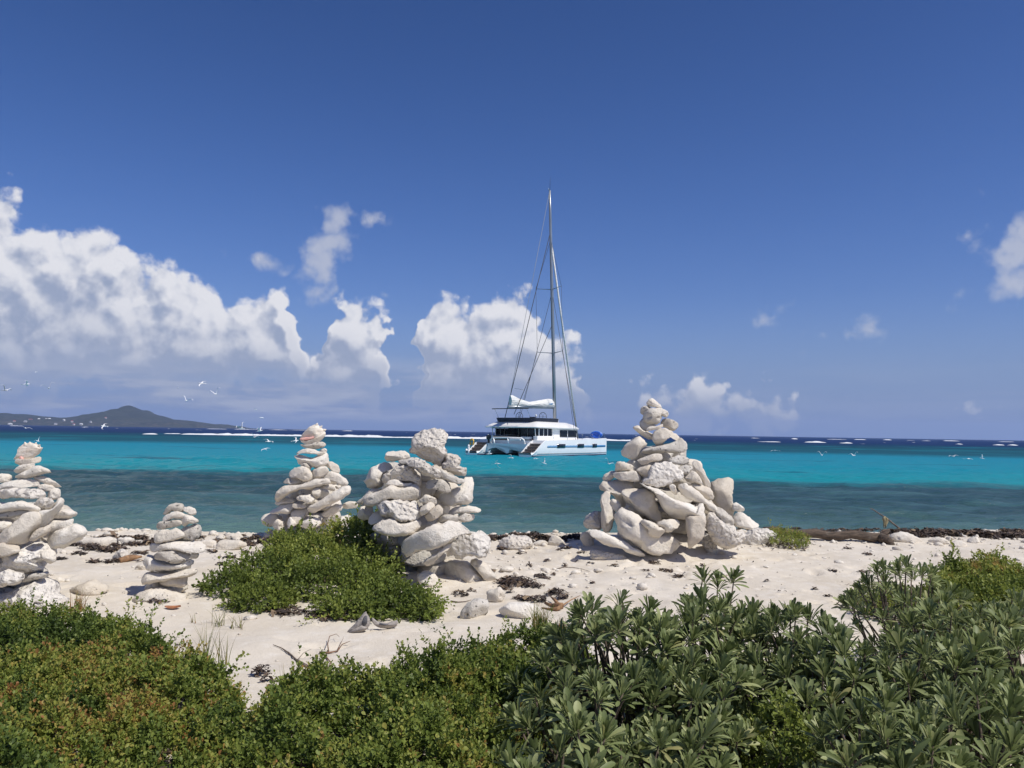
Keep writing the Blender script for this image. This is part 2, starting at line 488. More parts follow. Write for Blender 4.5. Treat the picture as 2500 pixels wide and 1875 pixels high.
# foam of the reef breaks and whitecaps: ridges of broken water
foam, t, b = material('sea_foam')
b.inputs['Base Color'].default_value = (0.80, 0.82, 0.83, 1)
b.inputs['Roughness'].default_value = 0.8
t.link(t.bump(t.noise(t.geo(), 1.2, 5, 0.7), 0.6, 0.3), b.inputs['Normal'])
def foam_ridges(name, segs):
    V = []; F = []
    for (x0, x1, Yd, h, wd) in segs:
        n = max(14, int(abs(x1 - x0) / (Yd * 0.0016)))
        xx = np.linspace(x0, x1, n)
        e = np.sin(np.linspace(0, math.pi, n)) ** 0.35
        k = e * (0.62 + 0.9 * np.abs(fbm(xx * 40 / Yd, xx * 0 + Yd, 4, 60)) + 0.25 * fbm(xx * 160 / Yd, xx * 0, 2, 61))
        k = np.clip(k * (0.35 + 1.1 * np.clip(fbm(xx * 22 / Yd + 5, xx * 0 + Yd, 3, 68) + .45, 0, 1)), 0.03, None)
        yy = Yd + wd * 2.2 * fbm(xx * 14 / Yd, xx * 0 + 3.3, 3, 63)
        base = len(V) and sum(len(v) for v in V)
        prof = [(-1.0, -0.15), (-0.75, 0.45), (-0.25, 0.95), (0.1, 1.0), (0.5, 0.6), (1.0, -0.15)]
        vs = np.concatenate([np.stack([xx, yy + a * wd * (0.6 + 0.4 * k), c * h * k * 0.62 + 0.10 * h * fbm(xx * 200 / Yd, xx * 0 + a * 9, 2, 66) * (c > 0)], 1) for a, c in prof])
        f = grid_faces(n, len(prof)) + base
        V.append(vs); F.append(f)
    return obj(name, np_mesh(name, np.concatenate(V), np.concatenate(F)), foam)
def seg(p0, p1, Yd, h, wd):
    return (at_y(p0, 1055, Yd).x, at_y(p1, 1055, Yd).x, Yd, h, wd)
surf = foam_ridges('breaking_surf', [seg(450, 800, 285, 1.0, 4.0), seg(560, 1300, 290, 1.25, 5.0), seg(1270, 1560, 300, 0.8, 4), seg(405, 440, 300, .6, 2.5), seg(352, 385, 270, .5, 2), seg(680, 860, 325, .8, 3),
    seg(1848, 1902, 360, .9, 3), seg(1962, 2012, 370, .85, 3), seg(2052, 2080, 350, .8, 3), seg(2426, 2448, 380, 1.0, 3), seg(2468, 2486, 380, .9, 3), seg(2335, 2345, 400, .8, 3)])
tag(surf, 'white surf breaking in a line on the outer reef', 'surf', kind='stuff')
WCK = 0.7
wc = [seg(508, 556, 1400, 2.0, 8), seg(575, 645, 1500, 1.8, 8), seg(655, 700, 1450, 2.2, 8), seg(700, 790, 1600, 1.9, 8), seg(835, 860, 1500, 1.6, 8), seg(1833, 1852, 900, 1.6, 6), seg(1932, 1944, 800, 2.2, 5),
      seg(2018, 2068, 900, 1.5, 6), seg(2088, 2112, 950, 1.6, 6), seg(2155, 2172, 1000, 1.5, 6), seg(2212, 2226, 1000, 1.5, 6), seg(2245, 2262, 900, 1.2, 6), seg(2300, 2340, 1000, 1.7, 6), seg(2436, 2478, 1000, 1.8, 6), seg(25, 45, 1400, 1.6, 8), seg(195, 210, 1300, 1.7, 8)]
for _ in range(30):
    Yd = random.uniform(330, 1400); p = random.uniform(0, 2500)
    wc.append(seg(p, p + random.uniform(3, 9), Yd, 0.00035 * Yd, 1.2))
caps = foam_ridges('whitecaps', [(a, b_, Yd, h * WCK, wd) for a, b_, Yd, h, wd in wc])
tag(caps, 'scattered whitecaps on the dark blue open sea', 'whitecaps', kind='stuff')

# ------------------------------------------------------------------ far island with its houses
IY = 3400.0
sky_l = [(-420, 1012), (-250, 985), (-120, 1006), (0, 1008), (13, 1007), (32, 1010), (57, 1010), (82, 1014.5), (110, 1016), (136, 1019), (171, 1018.3), (196, 1014.5), (221, 1014.5), (240, 1011), (259, 1005), (285, 1002),
         (300, 999), (308, 996.5), (315, 988), (322, 996.5), (329, 999), (348, 1005), (380, 1014.5), (405, 1022), (437, 1024), (459, 1026), (490, 1031), (512, 1034), (528, 1038), (536, 1042)]
sx = np.array([at_y(p, q, IY).x for p, q in sky_l]); sz = np.array([at_y(p, q, IY).z for p, q in sky_l])
ix = np.linspace(sx[0] - 300, sx[-1] + 6, 300); iy = np.linspace(IY - 420, IY + 520, 70)
IX, IYG = np.meshgrid(ix, iy)
prof = np.interp(IX, sx, sz, left=0, right=-3)
tt = (IYG - IY) / np.where(IYG < IY, 420, 520)
fall = np.clip(1 - np.abs(tt) ** 1.35, 0, 1)
front = 0.55 * np.clip(1 - ((IX - np.interp(0.62, [0, 1], [sx[3], sx[-1]])) / 330) ** 2, 0, 1)
IZ = prof * fall + fbm(IX / 90, IYG / 90, 4, 70) * 26 * fall * (1 - fall ** 3) - 1.5 - 3 * (fall < 0.02)
island = obj('island_hills', np_mesh('island', np.stack([IX.ravel(), IYG.ravel(), IZ.ravel()], 1), grid_faces(len(ix), len(iy))), None)
tag(island, kind='structure')
m, t, b = material('island_scrub')
pos = t.geo(); zz = t.sep(pos)[2]
n = t.noise(pos, 0.012, 6, 0.65); n2 = t.noise(pos, 0.05, 4, 0.6)
c = t.mix(t.ss(n, 0.35, 0.65), (0.012, 0.020, 0.010, 1), (0.026, 0.034, 0.016, 1))
c = t.mix(t.m('MULTIPLY', t.ss(n2, 0.5, 0.62), t.ss(zz, 45, 8)), c, (0.075, 0.065, 0.045, 1))
t.link(c, b.inputs['Base Color']); b.inputs['Roughness'].default_value = 0.95
t.link(t.bump(n2, 0.8, 6.0), b.inputs['Normal'])
island.data.materials.append(m)
def island_h(x, y):
    i = int(np.clip(np.searchsorted(ix, x), 1, len(ix) - 1)); j = int(np.clip(np.searchsorted(iy, y), 1, len(iy) - 1))
    return float(IZ[j, i])
house_wall = plain('house_wall', (0.72, 0.69, 0.64), 0.8, var=0.05, scale=0.3)
house_wall2 = plain('house_wall_pink', (0.55, 0.40, 0.32), 0.8, var=0.05, scale=0.3)
roof_mats = [plain('roof_red', (0.32, 0.08, 0.06), 0.7, scale=0.5), plain('roof_white', (0.75, 0.75, 0.73), 0.6, scale=0.5), plain('roof_grey', (0.35, 0.36, 0.38), 0.6, scale=0.5)]
HOUSES = [(75, 1026, 0, 9, 'large white house with red roof on the island slope'), (62, 1030, 2, 7, 'white house with grey roof below the red-roofed one'), (95, 1025, 1, 6, 'lone low white house above the island shore'),
  (113, 1025, 1, 6, 'narrower white house of a tight pair on the slope'), (121, 1025, 1, 7, 'wider white house of a tight pair on the slope'), (136, 1036, 2, 6, 'grey-roofed house close to the island shore'), (156, 1027, 1, 5, 'small white house on the middle slope'),
  (176, 1030, 0, 5, 'small red-roofed house among scrub on the slope'), (198, 1037, 1, 7, 'white waterfront house on the island shore'), (221, 1031, 2, 5, 'small grey-roofed house under the peak'), (258, 1022, 0, 5, 'highest house with a red roof on the peak flank'),
  (25, 1037, 1, 9, 'long white waterfront building on the island shore'), (35, 1030, 0, 6, 'pinkish house with red roof on the bare slope'), (180, 1037, 0, 5, 'red-roofed house by the water below the scrub')]
for k, (px, py, rk, sz_, lab) in enumerate(HOUSES):
    best = None
    for yy in np.linspace(IY - 400, IY - 5, 120):
        p = at_y(px, py, yy)
        d = abs(p.z - island_h(p.x, yy))
        if best is None or d < best[0]:
            best = (d, p.x, yy)
    hx, hy = best[1], best[2]; hz = island_h(hx, hy)
    h = thing('island_house', lab, 'house', (hx, hy, hz - 1.5), random.uniform(-.5, .5), 'houses on the far island')
    wd, dp, ht = sz_ * 1.5, sz_ * 1.1, 5.0
    bm = bmesh.new()
    bmesh.ops.create_cube(bm, size=1, matrix=Matrix.Translation((0, 0, ht / 2)) @ Matrix.Diagonal((wd, dp, ht, 1)))
    obj('wall', bm_mesh(bm, 'house_wall'), house_wall2 if 'pinkish' in lab else house_wall, h)
    bm = bmesh.new()
    a, e, r = wd / 2 + .6, dp / 2 + .6, 2.6
    vs = [bm.verts.new(v) for v in [(-a, -e, ht), (a, -e, ht), (a, e, ht), (-a, e, ht), (-a * .6, 0, ht + r), (a * .6, 0, ht + r)]]
    for f in [(0, 1, 5, 4), (1, 2, 5), (2, 3, 4, 5), (3, 0, 4), (3, 2, 1, 0)]:
        bm.faces.new([vs[i] for i in f])
    obj('roof', bm_mesh(bm, 'house_roof'), roof_mats[rk], h)
    for q in (-.25, .25):
        bm = bmesh.new()
        bmesh.ops.create_cube(bm, size=1, matrix=Matrix.Translation((q * wd, -dp / 2 - .05, 2.4)) @ Matrix.Diagonal((wd * .2, .2, 1.8, 1)))
        obj('window', bm_mesh(bm, 'house_window'), roof_mats[2], h)

# ------------------------------------------------------------------ coral stone
def coral_mat(name, light, mid, dark, pit_scale, pit_amt, bump_s, porous=False):
    m, t, b = material(name)
    co = t.coord('Object')
    inf = t.n('ShaderNodeObjectInfo').outputs['Random']
    n = t.noise(t.vm('ADD', co, t.comb(t.m('MULTIPLY', inf, 40.0), inf, 0.0)), 5.0, 5, 0.6)
    n2 = t.noise(co, 22.0, 5, 0.65)
    c = t.mix(t.ss(n, 0.32, 0.68), mid, light)
    c = t.mix(t.ss(n2, 0.52, 0.75, 0, 0.5), c, dark)
    # tone of the single stone
    tone = t.mix(inf, (0.86, 0.83, 0.79, 1), (1.0, 1.0, 1.0, 1))
    c = t.mix(1.0, c, tone, 'MULTIPLY')
    warped = t.vm('ADD', co, t.vm('SCALE', t.noise(co, 12.0, 2, 0.5, color=True), scale=0.06))
    v = t.voro(warped, pit_scale)
    mask = t.m('MULTIPLY', t.ss(t.noise(co, 7.0, 3, 0.6), 0.60 - pit_amt, 0.80 - pit_amt), t.ss(t.voro(warped, pit_scale, out='Color'), 0.35, 0.75))
    pit = t.m('MULTIPLY', t.ss(v, 0.30, 0.12), mask)
    c = t.mix(t.m('MULTIPLY', pit, 0.62), c, (0.16, 0.14, 0.125, 1))
    t.link(c, b.inputs['Base Color'])
    b.inputs['Roughness'].default_value = 0.9
    b.inputs['Specular IOR Level'].default_value = 0.25
    h = t.m('SUBTRACT', t.m('ADD', t.m('MULTIPLY', n2, 0.55), t.m('MULTIPLY', t.noise(co, 80.0, 4, 0.7), 0.25)), t.m('MULTIPLY', pit, 0.9))
    if porous:
        h = t.m('ADD', h, t.m('MULTIPLY', t.voro(warped, pit_scale * 0.55, 'SMOOTH_F1'), 1.3))
    t.link(t.bump(h, bump_s, 0.03), b.inputs['Normal'])
    return m
coral_w = coral_mat('coral_white', (0.84, 0.795, 0.71, 1), (0.76, 0.70, 0.605, 1), (0.56, 0.495, 0.40, 1), 38.0, 0.05, 1.0)
coral_t = coral_mat('coral_tan', (0.77, 0.72, 0.63, 1), (0.67, 0.605, 0.51, 1), (0.47, 0.405, 0.32, 1), 32.0, 0.08, 0.9)
coral_g = coral_mat('coral_grey', (0.70, 0.665, 0.60, 1), (0.57, 0.53, 0.465, 1), (0.33, 0.30, 0.25, 1), 26.0, 0.24, 1.0)
coral_p = coral_mat('coral_porous', (0.83, 0.795, 0.735, 1), (0.71, 0.665, 0.60, 1), (0.50, 0.45, 0.385, 1), 44.0, 0.20, 1.0, True)
CM = {'w': coral_w, 't': coral_t, 'g': coral_g, 'p': coral_p}

def resample(pts, n):
    """closed outline -> n points evenly along a Catmull-Rom curve"""
    P = np.array(pts, float); k = len(P); out = []
    for i in range(k):
        p0, p1, p2, p3 = P[i - 1], P[i], P[(i + 1) % k], P[(i + 2) % k]
        for s in np.linspace(0, 1, 12, endpoint=False):
            out.append(0.5 * ((2 * p1) + (p2 - p0) * s + (2 * p0 - 5 * p1 + 4 * p2 - p3) * s * s + (3 * p1 - p0 - 3 * p2 + p3) * s ** 3))
    out = np.array(out)
    d = np.r_[0, np.cumsum(np.linalg.norm(np.diff(np.vstack([out, out[:1]]), axis=0), axis=1))]
    q = np.linspace(0, d[-1], n, endpoint=False)
    out = np.vstack([out, out[:1]])
    return np.stack([np.interp(q, d, out[:, 0]), np.interp(q, d, out[:, 1])], 1)

def outline_axes(P):
    c = P.mean(0); Q = P - c
    w_, v_ = np.linalg.eigh(Q.T @ Q / len(Q))
    ax = v_[:, 1]; b_ = v_[:, 0]
    return c, ax, np.abs(Q @ ax).max(), np.abs(Q @ b_).max()

def stone_mesh(P, D, seed, rough=0.05, n=38, m=11, p=2.5, porous=0.0):
    """P: outline (x,z) in metres, centred; D: half thickness along y. A full, round stone."""
    P = resample(P, n)
    c, ax, a, b = outline_axes(P)
    P = np.roll(P, -int(np.argmax((P - c) @ ax)), axis=0)
    half = max(0.0, a - b) * 0.85
    rs = np.random.default_rng(seed)
    tilt = rs.uniform(-.35, .35)
    V = []
    ph = np.linspace(-1, 1, m) * (math.pi / 2 * 0.955)
    for f in ph:
        s = abs(math.cos(f)) ** (2 / p); tt = math.copysign(abs(math.sin(f)) ** (2 / p), f)
        al = np.clip((P - c) @ ax, -half, half)[:, None] * ax[None, :] + c
        q = al + (P - al) * s
        dd = D * (1 - 0.30 * np.clip(np.abs((P - c) @ ax) / max(a, 1e-6), 0, 1) ** 2)
        y = tt * dd + tilt * (q[:, 1] - c[1]) * 0.3
        V.append(np.stack([q[:, 0], y, q[:, 1]], 1))
    V = np.concatenate(V)
    F = []
    for j in range(m - 1):
        for i in range(n):
            k = (i + 1) % n
            F.append((j * n + i, j * n + k, (j + 1) * n + k, (j + 1) * n + i))
    # caps closed across the stone
    hn = n // 2
    for j in (0, m - 1):
        for i in range(1, hn):
            q = (j * n + i, j * n + i + 1, j * n + (n - 1 - i) % n, j * n + (n - i) % n)
            F.append(q if j else q[::-1])
    size = max(b, D)
    off = Vector((seed * 3.17 % 97, seed * 7.7 % 89, seed * 1.3 % 71))
    ctr = np.array([c[0], 0, c[1]])
    for i in range(len(V)):
        v = V[i]
        al = np.clip((v[[0, 2]] - c) @ ax, -half, half)
        core = np.array([c[0] + al * ax[0], 0, c[1] + al * ax[1]])
        dr = v - core
        L_ = np.linalg.norm(dr) + 1e-9
        pv = Vector(v)
        k = mnoise.noise(pv * (1.1 / size) + off) * 1.3 + 0.7 * mnoise.noise(pv * (2.6 / size) + off) + 0.62 * mnoise.noise(pv * (5.2 / size) + off)
        if porous:
            k += porous * (mnoise.noise(pv * (9.0 / size) + off) + 0.6 * mnoise.noise(pv * (17.0 / size) + off))
        V[i] = v + dr / L_ * k * rough * size * 1.6
    # broken faces
    for _ in range(rs.integers(3, 7)):
        nv = np.array([rs.normal(0, .55), -1.0 if rs.random() < .7 else 1.0, rs.normal(.15, .65)]); nv /= np.linalg.norm(nv)
        h_ = V @ nv; lim = h_.max() * rs.uniform(.58, .86)
        V = V - np.clip(h_ - lim, 0, None)[:, None] * nv * .88
    for i in range(len(V)):
        pv = Vector(V[i]) * (4.5 / size) + off
        V[i] = V[i] + np.array(mnoise.noise_vector(pv)) * rough * size * .30
    return np_mesh('coral_stone', V, np.array(F))

_sid = [100]
def add_stone(pts, Yc, D, mat, parent, name='stone', rough=0.05, porous=0.0, res=38):
    """pts in photograph pixels; Yc distance of the stone's middle"""
    _sid[0] += 1
    W3 = [at_y(x, y, Yc) for x, y in pts]
    P = np.array([(v.x, v.z) for v in W3])
    c = P.mean(0)
    me = stone_mesh(P - c, D, _sid[0], rough, n=res, porous=porous)
    o = obj(name, me, CM[mat] if isinstance(mat, str) else mat, parent)
    base = parent.location if parent is not None else Vector((0, 0, 0))
    o.location = Vector((c[0], Yc, c[1])) - base
    return o

def build_cairn(name, label, Y0, org, sc, stones, fill=True, depth=0.8, mirror_x=None):
    S = []
    for k, st in enumerate(stones):
        pts = [(org[0] + x / sc, org[1] + y / sc) for x, y in st[1]]
        S.append((st[0], pts, st[2] if len(st) > 2 else 0.0, st[3] if len(st) > 3 else None))
    # envelope of the pile: half width and middle by height (pixels)
    allp = np.array([q for s in S for q in s[1]])
    ylo, yhi = allp[:, 1].max(), allp[:, 1].min()
    bins = np.linspace(yhi, ylo, 12)
    mid = []; hw = []
    for yb in bins:
        sel = allp[np.abs(allp[:, 1] - yb) < (ylo - yhi) / 9]
        mid.append((sel[:, 0].min() + sel[:, 0].max()) / 2); hw.append((sel[:, 0].max() - sel[:, 0].min()) / 2)
    pxm = Y0 / FPX
    base_px = np.mean([q[0] for q in allp if q[1] > ylo - 40]) if True else 0
    b = at_y(np.mean(mid[-3:]), ylo, Y0)
    root = thing(name, label, 'cairn', (b.x, Y0, gz(b.x, Y0) - 0.02), 0, 'stacked coral cairns on the beach')
    for mat, pts, dy, Dk in S:
        P = np.array(pts)
        c, ax, a, bb = outline_axes(resample(pts, 30))
        hwp = np.interp(c[1], bins, hw); mx = np.interp(c[1], bins, mid)
        R = hwp * pxm * depth
        D = (Dk if Dk else random.uniform(1.05, 1.45)) * bb * pxm
        D = min(D, max(0.10, R * 0.9), 0.34)
        off = max(0.0, R * math.sqrt(max(0.0, 1 - ((c[0] - mx) / max(hwp, 1)) ** 2)) - D * 0.8)
        low = max(q[1] for q in pts)
        under = any(max(q[1] for q in o[1]) > low + 6 and min(q[0] for q in o[1]) < c[0] + 0.5 * a and max(q[0] for q in o[1]) > c[0] - 0.5 * a for o in S if o[1] is not pts)
        Yc = Y0 - off - dy
        if not under:
            g_ = on_ground(c[0], low - 3)
            Yc = min(max(g_.y + D * 0.55, Y0 - 1.0), Y0 + 0.4)
        por = 0.5 if mat == 'p' else (0.25 if mat == 'g' else 0.08)
        so = add_stone(pts, Yc, D, mat, root, 'stone', 0.085 if mat != 'p' else 0.11, por, res=46 if a > 45 else 34)
        if not under:
            so.location.z -= 0.04                         # bedded in the sand
    if fill:
        # the heart and the far side of the pile
        hgt = (ylo - yhi) * pxm
        nl = max(4, int(hgt / 0.17))
        for L_ in range(nl):
            yb = yhi + (ylo - yhi) * (L_ + 0.9) / (nl + 0.6)
            hwp = np.interp(yb, bins, hw); mx = np.interp(yb, bins, mid)
            R = hwp * pxm
            if yb < yhi + 0.30 * (ylo - yhi):
                continue
            nback = max(2, int(R * 7))
            for q in range(nback):
                ang = math.pi * (q + 0.5 + random.uniform(-.2, .2)) / nback
                r = R * 0.46
                cx = mx + math.cos(ang) * r / pxm
                rad = min(0.15, R * 0.36) / pxm
                ow = rad * random.uniform(0.85, 1.2); oh = min(rad * 0.8, 0.11 / pxm)
                pts = [(cx + ow * math.cos(u_) * random.uniform(.85, 1.1), yb + oh * math.sin(u_) * random.uniform(.8, 1.1)) for u_ in np.linspace(0, 2 * math.pi, 9, endpoint=False)]
                add_stone(pts, Y0 + math.sin(ang) * r * depth, min(0.15, R * 0.40), random.choice('wwtg'), root, 'stone', 0.08, 0.1, res=22)
            pts = [(mx + hwp * 0.36 * math.cos(u_), yb + 0.10 / pxm * math.sin(u_)) for u_ in np.linspace(0, 2 * math.pi, 9, endpoint=False)]
            add_stone(pts, Y0, max(0.06, R * 0.42), 'g', root, 'stone', 0.08, 0.1, res=22)
    return root

CA = [('t',[(125,372),(160,350),(240,352),(335,325),(330,375),(230,395),(130,388)],0.02), ('w',[(120,450),(150,415),(220,390),(300,388),(290,430),(220,460),(140,470)]),
 ('w',[(130,505),(160,480),(250,440),(310,405),(380,410),(430,455),(340,480),(280,500),(200,520),(150,520)]), ('w',[(-90,500),(0,475),(60,472),(95,500),(85,535),(0,545),(-80,540)]),
 ('w',[(270,500),(330,490),(390,500),(460,535),(530,580),(500,595),(430,575),(350,540),(290,520)]), ('w',[(-70,580),(0,560),(60,545),(130,525),(230,520),(310,530),(335,560),(300,580),(200,590),(100,595),(0,615),(-60,612)]),
 ('w',[(320,570),(380,560),(440,575),(465,600),(420,620),(340,610)]), ('p',[(-60,640),(0,615),(90,592),(150,600),(260,600),(340,605),(380,640),(395,665),(320,690),(200,672),(60,680),(-50,700)],0.06), ('w',[(400,640),(440,600),(490,610),(505,650),(480,685),(420,680)]),
 ('w',[(-60,745),(20,725),(110,705),(170,700),(240,715),(300,745),(330,775),(310,795),(230,780),(150,775),(80,790),(0,800),(-50,795)],0.04), ('g',[(-60,830),(0,810),(70,790),(160,775),(230,785),(240,800),(180,820),(80,845),(0,850),(-50,850)]),
 ('p',[(290,720),(340,690),(400,670),(470,690),(460,730),(420,770),(340,795),(300,760)]), ('w',[(440,760),(480,700),(510,675),(545,710),(520,750),(460,790),(440,790)]), ('w',[(300,900),(330,800),(400,775),(440,780),(480,740),(515,680),(505,740),(440,830),(400,890),(340,945)],0.05),
 ('w',[(420,850),(470,790),(530,768),(600,785),(640,810),(600,840),(540,860),(450,862)]), ('w',[(415,890),(450,865),(550,865),(615,850),(615,890),(590,930),(500,945),(420,960)]), ('w',[(400,1000),(470,950),(560,920),(640,900),(700,930),(738,970),(680,1020),(600,1070),(500,1100),(430,1110),(390,1080)],0.03),
 ('w',[(10,1000),(60,950),(150,880),(210,810),(260,790),(320,800),(335,840),(310,910),(260,980),(200,1050),(120,1070),(40,1050)],0.10), ('w',[(-90,900),(40,870),(100,880),(90,920),(30,960),(-80,985)],.05), ('w',[(255,1030),(300,960),(380,915),(418,905),(410,960),(340,1015),(280,1040)],.04),
 ('p',[(150,1080),(280,1030),(380,1040),(430,1100),(390,1150),(330,1200),(360,1250),(320,1290),(230,1290),(100,1320),(0,1310),(-50,1200),(60,1150)],0.10), ('t',[(-90,1090),(40,1060),(120,1090),(170,1130),(130,1150),(40,1170),(-80,1185)],0.16), ('w',[(355,1130),(390,1110),(440,1120),(460,1200),(430,1235),(390,1220)],.1),
 ('p',[(-90,1330),(60,1290),(150,1310),(190,1340),(160,1390),(80,1420),(0,1430),(-80,1425)],.18), ('p',[(-90,1490),(60,1450),(180,1400),(290,1340),(370,1335),(420,1380),(450,1440),(540,1500),(500,1560),(380,1590),(100,1610),(-80,1600)],.26), ('g',[(190,1380),(250,1320),(340,1300),(400,1300),(380,1340),(220,1390)],.08),
 ('w',[(-330,900),(-220,860),(-90,880),(-80,950),(-200,980),(-320,960)]), ('p',[(-420,1200),(-300,1090),(-100,1080),(-60,1200),(-160,1320),(-350,1310)],.1), ('w',[(-380,1060),(-250,990),(-90,1000),(-90,1080),(-250,1110)]), ('w',[(-500,1500),(-380,1340),(-150,1330),(-90,1450),(-120,1590),(-400,1600)],.1), ('w',[(-240,790),(-150,740),(-60,750),(-70,830),(-200,840)]), ('t',[(-170,650),(-60,630),(-50,710),(-150,720)])]
CB = [('g',[(525,385),(560,320),(600,265),(660,245),(700,245),(760,280),(780,330),(740,360),(650,345),(590,370),(550,395)]), ('w',[(775,340),(790,300),(860,300),(915,335),(928,380),(900,400),(830,375)]), ('w',[(505,460),(520,420),(600,380),(700,352),(770,375),(790,420),(730,450),(650,440),(590,470),(530,490)]),
 ('w',[(735,460),(780,390),(860,410),(940,455),(958,490),(920,510),(840,510),(790,545),(750,520)]), ('g',[(415,560),(440,510),(490,480),(600,470),(700,455),(750,500),(740,530),(650,550),(560,570),(490,585),(440,580)]), ('w',[(400,650),(440,625),(560,600),(660,580),(740,600),(780,650),(740,690),(640,720),(540,740),(440,765),(410,740)],.03),
 ('g',[(740,600),(800,550),(900,510),(960,530),(980,600),(970,670),(920,725),(860,700),(780,680)]), ('w',[(310,790),(350,760),(470,770),(600,735),(740,735),(850,740),(960,730),(1040,770),(1055,830),(1020,880),(920,880),(780,860),(640,840),(500,850),(380,870),(320,840)],.02), ('g',[(405,920),(440,870),(540,850),(650,845),(760,870),(860,905),(820,970),(740,1010),(640,1015),(540,980),(440,960)],.04),
 ('g',[(850,930),(880,880),(960,890),(940,945),(880,960)]), ('w',[(250,980),(320,920),(400,930),(440,970),(560,1000),(700,1010),(820,980),(900,940),(900,1010),(830,1060),(700,1080),(560,1100),(420,1105),(310,1090),(290,1040)]), ('w',[(230,1230),(260,1160),(330,1120),(400,1130),(500,1150),(640,1140),(760,1090),(880,1070),(940,1100),(900,1150),(780,1180),(660,1200),(560,1230),(440,1250),(320,1270),(260,1285)],.03),
 ('t',[(460,1260),(560,1200),(800,1160),(815,1250),(800,1300),(640,1310)]), ('w',[(110,1430),(180,1350),(270,1280),(400,1265),(560,1280),(700,1310),(800,1370),(800,1450),(650,1500),(500,1470),(350,1440),(220,1440)],.10)]
CC = [('g',[(645,425),(720,420),(800,400),(880,380),(940,395),(960,425),(900,460),(800,470),(690,450)]), ('w',[(600,520),(640,485),(720,465),(800,470),(880,500),(965,510),(900,545),(820,530),(720,520),(640,525)],.05), ('w',[(885,480),(930,460),(965,475),(960,508),(900,505)]),
 ('w',[(572,550),(640,545),(740,570),(800,590),(860,545),(960,515),(985,600),(960,660),(880,690),(800,690),(720,680),(650,650),(610,590)]), ('g',[(650,660),(720,640),(780,690),(760,720),(690,700)]), ('w',[(500,770),(540,720),(600,690),(690,675),(750,700),(798,780),(780,845),(740,860),(660,830),(590,805),(510,800)],.06),
 ('t',[(780,790),(810,720),(870,690),(950,685),(985,720),(960,770),(880,815),(810,810)]), ('w',[(960,670),(990,620),(1050,630),(1110,680),(1125,730),(1100,760),(1030,735),(990,700)]), ('w',[(920,800),(1000,740),(1080,755),(1150,790),(1210,850),(1210,900),(1150,910),(1080,870),(1020,850)]), ('g',[(450,850),(520,815),(620,815),(680,850),(640,890),(540,895),(460,880)]),
 ('w',[(345,1030),(400,950),(480,910),(600,895),(700,880),(800,840),(900,820),(1000,820),(1020,870),(980,890),(880,910),(780,950),(690,945),(600,965),(520,1000),(450,1050),(380,1090),(350,1080)],.08), ('t',[(790,960),(850,930),(905,960),(890,1020),(840,1060),(800,1020)],.04), ('w',[(890,930),(960,900),(1020,890),(1065,940),(1030,975),(970,945)]), ('w',[(1060,920),(1110,900),(1140,915),(1090,945)]),
 ('w',[(735,1200),(760,1150),(900,1070),(1050,980),(1150,920),(1215,897),(1248,960),(1220,1020),(1100,1090),(960,1160),(840,1225),(760,1240)],.10), ('w',[(610,1060),(640,1020),(720,1010),(780,1010),(828,1060),(800,1110),(740,1115),(690,1090),(640,1090)],.04), ('t',[(350,1100),(420,1060),(500,1050),(590,1080),(570,1110),(460,1120),(370,1140)]), ('t',[(555,1160),(570,1120),(620,1120),(680,1130),(735,1140),(700,1175),(620,1180)]),
 ('w',[(280,1230),(360,1170),(440,1130),(520,1120),(570,1140),(560,1200),(500,1250),(420,1230),(330,1240)]), ('w',[(205,1300),(250,1240),(330,1230),(400,1250),(420,1310),(360,1370),(280,1390),(220,1370)]), ('w',[(320,1380),(370,1310),(420,1320),(470,1370),(440,1430),(370,1430)],.05), ('w',[(490,1320),(520,1280),(570,1310),(615,1360),(580,1395),(510,1400)],.05), ('t',[(560,1200),(680,1180),(740,1200),(720,1260),(660,1320),(620,1400),(560,1300)]),
 ('w',[(215,1460),(260,1400),(330,1410),(380,1480),(350,1540),(270,1550),(220,1510)],.05), ('w',[(640,1370),(720,1300),(810,1280),(890,1320),(880,1380),(760,1420)],.05), ('w',[(900,1240),(980,1180),(1060,1130),(1140,1140),(1140,1190),(1050,1250),(950,1280)]), ('t',[(1145,1140),(1200,1100),(1270,1090),(1330,1110),(1320,1160),(1230,1180),(1150,1170)]), ('w',[(400,1480),(520,1400),(640,1420),(660,1500),(520,1540)]), ('w',[(660,1470),(800,1400),(960,1320),(1050,1360),(1000,1470),(760,1530)]), ('t',[(1000,1400),(1120,1260),(1230,1220),(1250,1320),(1150,1440)])]
